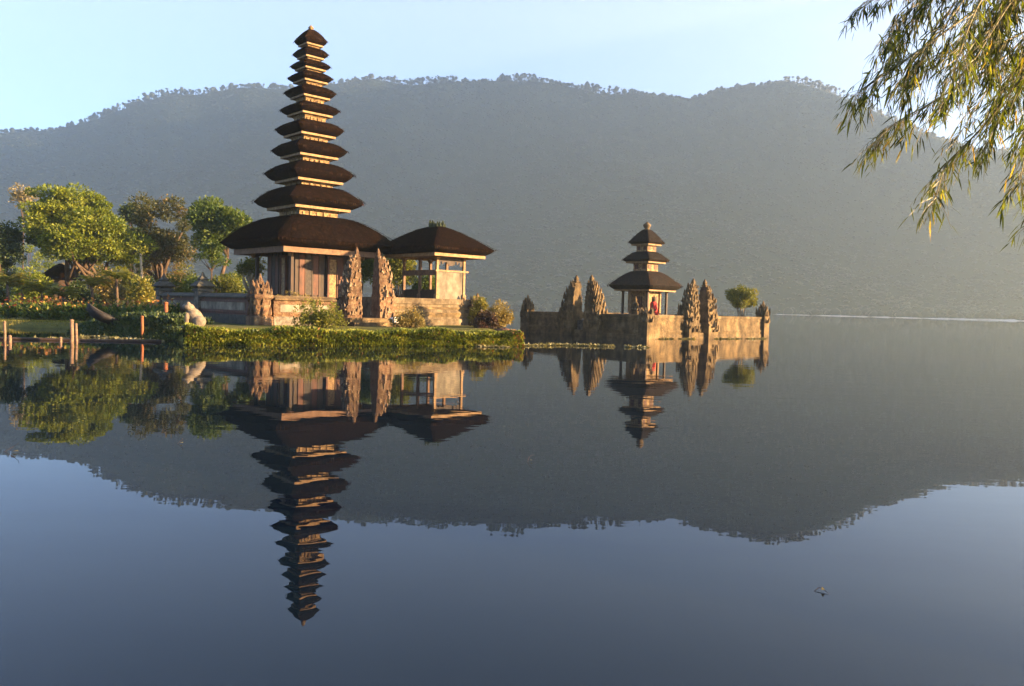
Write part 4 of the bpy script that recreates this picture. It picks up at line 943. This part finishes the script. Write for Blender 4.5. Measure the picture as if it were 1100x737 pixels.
# flower bed: one dense mass of canna like plants
rng = np.random.default_rng(150); Vs = []; Ts = []; Ms = []
n = 900
ax = -24.5 + 13.0 * rng.random(n); ay = 37.4 + 2.6 * rng.random(n)
ax2 = np.where(ax > -15.5, ax, ax); ay = np.where(ax > -16.5, ay - 3.2 + (ax + 16.5) * -.35, ay)
ok = (ay > 30.5) & (ax < -15.2); ax, ay = ax[ok], ay[ok]; n = len(ax)
az = gz(ax, ay); hh_ = .55 + .55 * rng.random(n)
LV = []; 
for k in range(9):
    p = np.stack([ax + .1 * rng.normal(size=n), ay + .1 * rng.normal(size=n), az + hh_ * (.05 + .6 * rng.random(n))], -1)
    d = unit(rng.normal(size=(n, 3)) * np.array([1, 1, .3]) + np.array([0, 0, 1.0])); L = .22 + .22 * rng.random(n)
    V, Qd = leaf_quads(p, d, L, L * .38); Vs.append(V); Ts.append(rng.random(n)); Ms.append(np.zeros(n))
for k in range(1):
    p = np.stack([ax + .06 * rng.normal(size=n), ay + .06 * rng.normal(size=n), az + hh_ * (.8 + .3 * rng.random(n))], -1)
    d = unit(rng.normal(size=(n, 3)) + np.array([0, 0, .6])); L = .1 + .1 * rng.random(n)
    V, Qd = leaf_quads(p, d, L, L * .7); Vs.append(V); Ts.append(np.clip(.5 + 1.1 * vnoise(ax, ay, 1.4, 151) + .2 * rng.normal(size=n), 0, 1)); Ms.append(np.ones(n))
V = np.concatenate(Vs); Qd = (np.arange(len(V) // 4) * 4)[:, None] + np.arange(4)[None]
fb = fast_mesh('flower_bed', V, Qd, [M['leaf_green'], M['petal']], np.concatenate(Ts), midx=np.concatenate(Ms)); fb['kind'] = 'stuff'; fb['label'] = 'red and yellow flowers massed behind the lawn'

# low dark ground cover on the near bank left of the frog
rng = np.random.default_rng(153); n = 26000; gx_ = -17.6 + 6.0 * rng.random(n); gy_ = 26.2 + 8.0 * rng.random(n); sd_ = sdist(gx_, gy_); ok = (sd_ > -.12) & (sd_ < 3.2)
gx_, gy_, sd_ = gx_[ok], gy_[ok], sd_[ok]; n = len(gx_); hb = .42 * np.clip(vnoise(gx_, gy_, 1.1, 154) + .5, 0, 1) * np.clip(sd_ * 2, .2, 1)
p = np.stack([gx_, gy_, np.maximum(gz(gx_, gy_), 0) + hb * rng.random(n)], -1); d = unit(rng.normal(size=(n, 3)) * .8 + np.array([0, 0, .7])); L = .09 + .1 * rng.random(n); V, Qd = leaf_quads(p, d, L, L * .5)
go = fast_mesh('ground_cover', V, Qd, M['leaf_dark'], rng.random(n)); go['kind'] = 'stuff'; go['label'] = 'dark low plants covering the shaded bank'

# grass blades along the lawn edge
rng = np.random.default_rng(155); n = 9000; gx_ = -30 + 14 * rng.random(n); gy_ = 34.7 + 2.8 * rng.random(n); g_z = gz(gx_, gy_); ok = g_z > .05
p = np.stack([gx_, gy_, g_z], -1)[ok]; n = len(p); d = unit(rng.normal(size=(n, 3)) * .4 + np.array([0, 0, 1.0])); L = .05 + .06 * rng.random(n); V, Qd = leaf_quads(p, d, L, L * .2)
go = fast_mesh('grass', V, Qd, M['leaf_palm'], rng.random(n)); go['kind'] = 'stuff'; go['label'] = 'short sunlit lawn grass by the water'

# thatched hut in the garden
hp = gpt(65, 320, 58); hut = thing('garden_hut', 'small dark thatched hut under the umbrella tree', 'hut', hp, R(30))
zt_ = zat(65, 283, 58) - hp[2]; ze = zat(65, 300, 58) - hp[2]
m = MB(); m.stack([(.95, -.1), (.95, ze + .05)]); m.build('wall', M['dark_wood'], hut)
roof('roof', 1.35, 1.35, ze - .05, ze + .12, zt_, .05, .05, 1.0, 1.0, M['thatch'], hut, 100, .12)
m = MB(); m.box((.2, -.96, .9), (.6, .06, 1.7)); m.build('door', M['red_wood'], hut)

# bits drifting on the open water
def twig(label, u, v, L, up, seed):
    g = random.Random(seed); p = ground(u, v); t = thing('floating_twig', label, 'twig', (p[0], p[1], 0), g.uniform(-.3, .3), 'twigs and reeds on the open water')
    m = MB(); m.tube([[-L / 2, 0, .0], [-L * .1, .03, .012 + up * .4], [L * .2, .02, .01 + up * .7], [L / 2, -.03, up]], [.0015, .0025, .002, .001], 5); m.build('stem', M['bark'], t)
    m = MB(); m.add([[0, 0, .012], [L * .12, .03, .02], [L * .3, .01, .012], [L * .12, -.02, .02]], [(0, 1, 2, 3)]); m.build('leaf', M['leaf_straw'], t)
    return t
twig('thin dark curved twig floating alone on the open water at lower right', 882, 636, .07, .004, 1)
twig('short reed tip rising from the dark reflection of the mountain', 570, 496, .06, .07, 2)
twig('dry reed stalk leaning out of the water at the left edge', 14, 486, .18, .1, 3)
twig('small pale reed stub in the reflection near the pagoda', 194, 477, .07, .06, 4)

# ---------------------------------------------------------------- bamboo arching in from the near bank
rng = np.random.default_rng(160); gb = random.Random(160)
bam = thing('bamboo', 'bamboo with drooping leafy twigs hanging in from the upper right', 'bamboo', (6.9, 4.4, .35))
BO = np.array([6.9, 4.4, .35])
def spline(pts, n):
    P_ = np.array(pts, float); out = []
    for k in range(n):
        t = k / (n - 1) * (len(P_) - 1); i = min(int(t), len(P_) - 2); f = t - i
        p0, p1, p2, p3 = P_[max(i - 1, 0)], P_[i], P_[i + 1], P_[min(i + 2, len(P_) - 1)]
        out.append(.5 * ((2 * p1) + (-p0 + p2) * f + (2 * p0 - 5 * p1 + 4 * p2 - p3) * f * f + (-p0 + 3 * p1 - 3 * p2 + p3) * f ** 3))
    return np.array(out)
BR = [  # pixel path and depth of each branch, first point on its culm
    ([(1230, -260), (1080, -90), (985, -20), (925, 5)], 4.4, 1.0), ([(1240, -200), (1090, -30), (1000, 45), (940, 85), (918, 102)], 4.0, 1.0),
    ([(1240, -110), (1090, 50), (1010, 105), (958, 135), (932, 158)], 4.5, 1.15), ([(1250, -40), (1110, 70), (1050, 140), (1012, 180), (1000, 215)], 4.1, 1.0),
    ([(1240, -60), (1120, 70), (1075, 120), (1052, 165)], 4.7, 1.0), ([(1250, 30), (1150, 90), (1105, 140), (1090, 196)], 3.9, 1.1),
    ([(1200, -200), (1090, -60), (1045, 10), (1022, 70)], 3.7, 1.2), ([(1220, -200), (1120, -60), (1078, 10), (1060, 75)], 4.3, 1.2),
    ([(1230, -150), (1100, -20), (1020, 50), (975, 75)], 4.8, 1.1), ([(1250, -100), (1150, 10), (1100, 60), (1085, 110)], 4.4, 1.2), ([(1240, -220), (1110, -80), (1030, -30), (965, 20), (950, 45)], 4.1, 1.1), ([(1260, 60), (1170, 150), (1130, 200), (1108, 240)], 4.2, .8),
    ([(1230, -90), (1120, 20), (1055, 60), (1010, 110)], 4.0, 1.1), ([(1235, -180), (1130, -70), (1085, 0), (1070, 40)], 4.9, 1.2)]
for k in range(16):
    u_, v_ = gb.uniform(950, 1110), gb.uniform(-10, 150) + 20
    v_ = min(v_, 30 + (u_ - 930) * 1.1)
    BR.append(([(1250, -260 + v_ * .6), (u_ + 110, v_ - 130), (u_ + 45, v_ - 50), (u_, v_ + 20)], gb.uniform(3.8, 5.6), gb.uniform(.7, 1.0)))
def bleaf(V, T, p, d, L, w, tone):
    sd = unit(np.cross(d, unit(np.array([gb.gauss(0, 1), gb.gauss(0, 1), gb.gauss(0, 1)])))); dn = np.array([0, 0, -1.0])
    a, b, c = p + d * L * .06, p + d * L * .35 + dn * L * .02, p + d * L * .7 + dn * L * .1; e = p + d * L + dn * L * .22
    V += [a, b + sd * w, b - sd * w, a, b + sd * w, c + sd * w * .75, c - sd * w * .75, b - sd * w, c + sd * w * .75, e, e, c - sd * w * .75]; T += [tone] * 3
culm_tops = []
for bi_, (path, dep, dens_) in enumerate(BR):
    pts = []
    for k, (u, v) in enumerate(path): pts.append(at(u + 6, v - 4, dep + .25 * math.sin(k * 1.7 + bi_)))
    S = spline(pts, 34); culm_tops.append(S[0])
    br = MB(); br.tube([q - BO for q in S], list(np.linspace(.008, .0018, len(S))), 6); bo = br.build('branch', M['culm'], bam, True)
    V, T = [], []; tw = MB()
    for k in range(6, len(S)):
        f = k / len(S)
        for r_ in range(int(dens_ * 3 + gb.random())):
            ln = gb.uniform(.08, .36) * (1.15 - .5 * f); tang = unit(S[k] - S[k - 1])
            side = np.array([gb.gauss(0, 1), gb.gauss(0, 1), gb.gauss(0, .6)]); d = unit(tang * .6 + side * .38 + np.array([-.25, 0, -.55]))
            p0 = S[k] + (S[k] - S[k - 1]) * gb.random(); p1 = p0 + d * ln * .55; d2 = unit(d + np.array([0, 0, -.45])); p2 = p1 + d2 * ln * .45
            tw.tube([p0 - BO, p1 - BO, p2 - BO], [.0016, .0012, .0008], 3)
            base_t = min(1, max(0, gb.gauss(.42, .2) + (.35 if gb.random() < .12 else 0)))
            if bi_ in (2, 3): base_t = min(1, base_t + .22 * f)
            for j in range(gb.randint(3, 5)):
                g_ = gb.uniform(.25, 1); pp_ = p0 + (p1 - p0) * min(1, g_ * 2) if g_ < .5 else p1 + (p2 - p1) * (g_ * 2 - 1)
                dd = unit(d2 * .8 + np.array([gb.gauss(0, .42), gb.gauss(0, .42), gb.gauss(-.25, .35)])); L = gb.uniform(.038, .092)
                bleaf(V, T, pp_, dd, L, L * gb.uniform(.04, .062), min(1, max(0, base_t + gb.gauss(0, .12))))
    tw.build('twig', M['culm'], bo)
    V = np.array(V) - BO; nq = len(V) // 4
    fast_mesh('foliage', V, (np.arange(nq) * 4)[:, None] + np.arange(4)[None], M['bamboo_leaf'], np.array(T), bo)
roots = [(0, 0), (.25, .3), (-.2, .25), (.3, -.3), (-.1, -.35), (.5, .05)]
for k in range(6):
    tp = np.mean([culm_tops[q] for q in range(k, len(BR), 6)], 0); r0 = BO + np.array([roots[k][0], roots[k][1], -.1])
    S = spline([r0, r0 + np.array([-.05, 0, 1.6]), r0 * .55 + tp * .45 + np.array([0, 0, 1.6]), tp + np.array([.1, 0, .15])], 22) - BO
    m = MB(); m.tube(S, list(np.linspace(.045, .012, 22)), 10)
    for q in range(2, 21, 2): m.tube([S[q] - (S[q + 1] - S[q]) * .03, S[q] + (S[q + 1] - S[q]) * .03], np.interp(q, [0, 21], [.051, .015]), 10)
    for q in range(k, len(BR), 6): m.tube([S[-1], S[-1] * .5 + (culm_tops[q] - BO) * .5 + np.array([0, 0, .05]), culm_tops[q] - BO], [.012, .01, .008], 6)
    m.build('culm', M['culm'], bam, True)
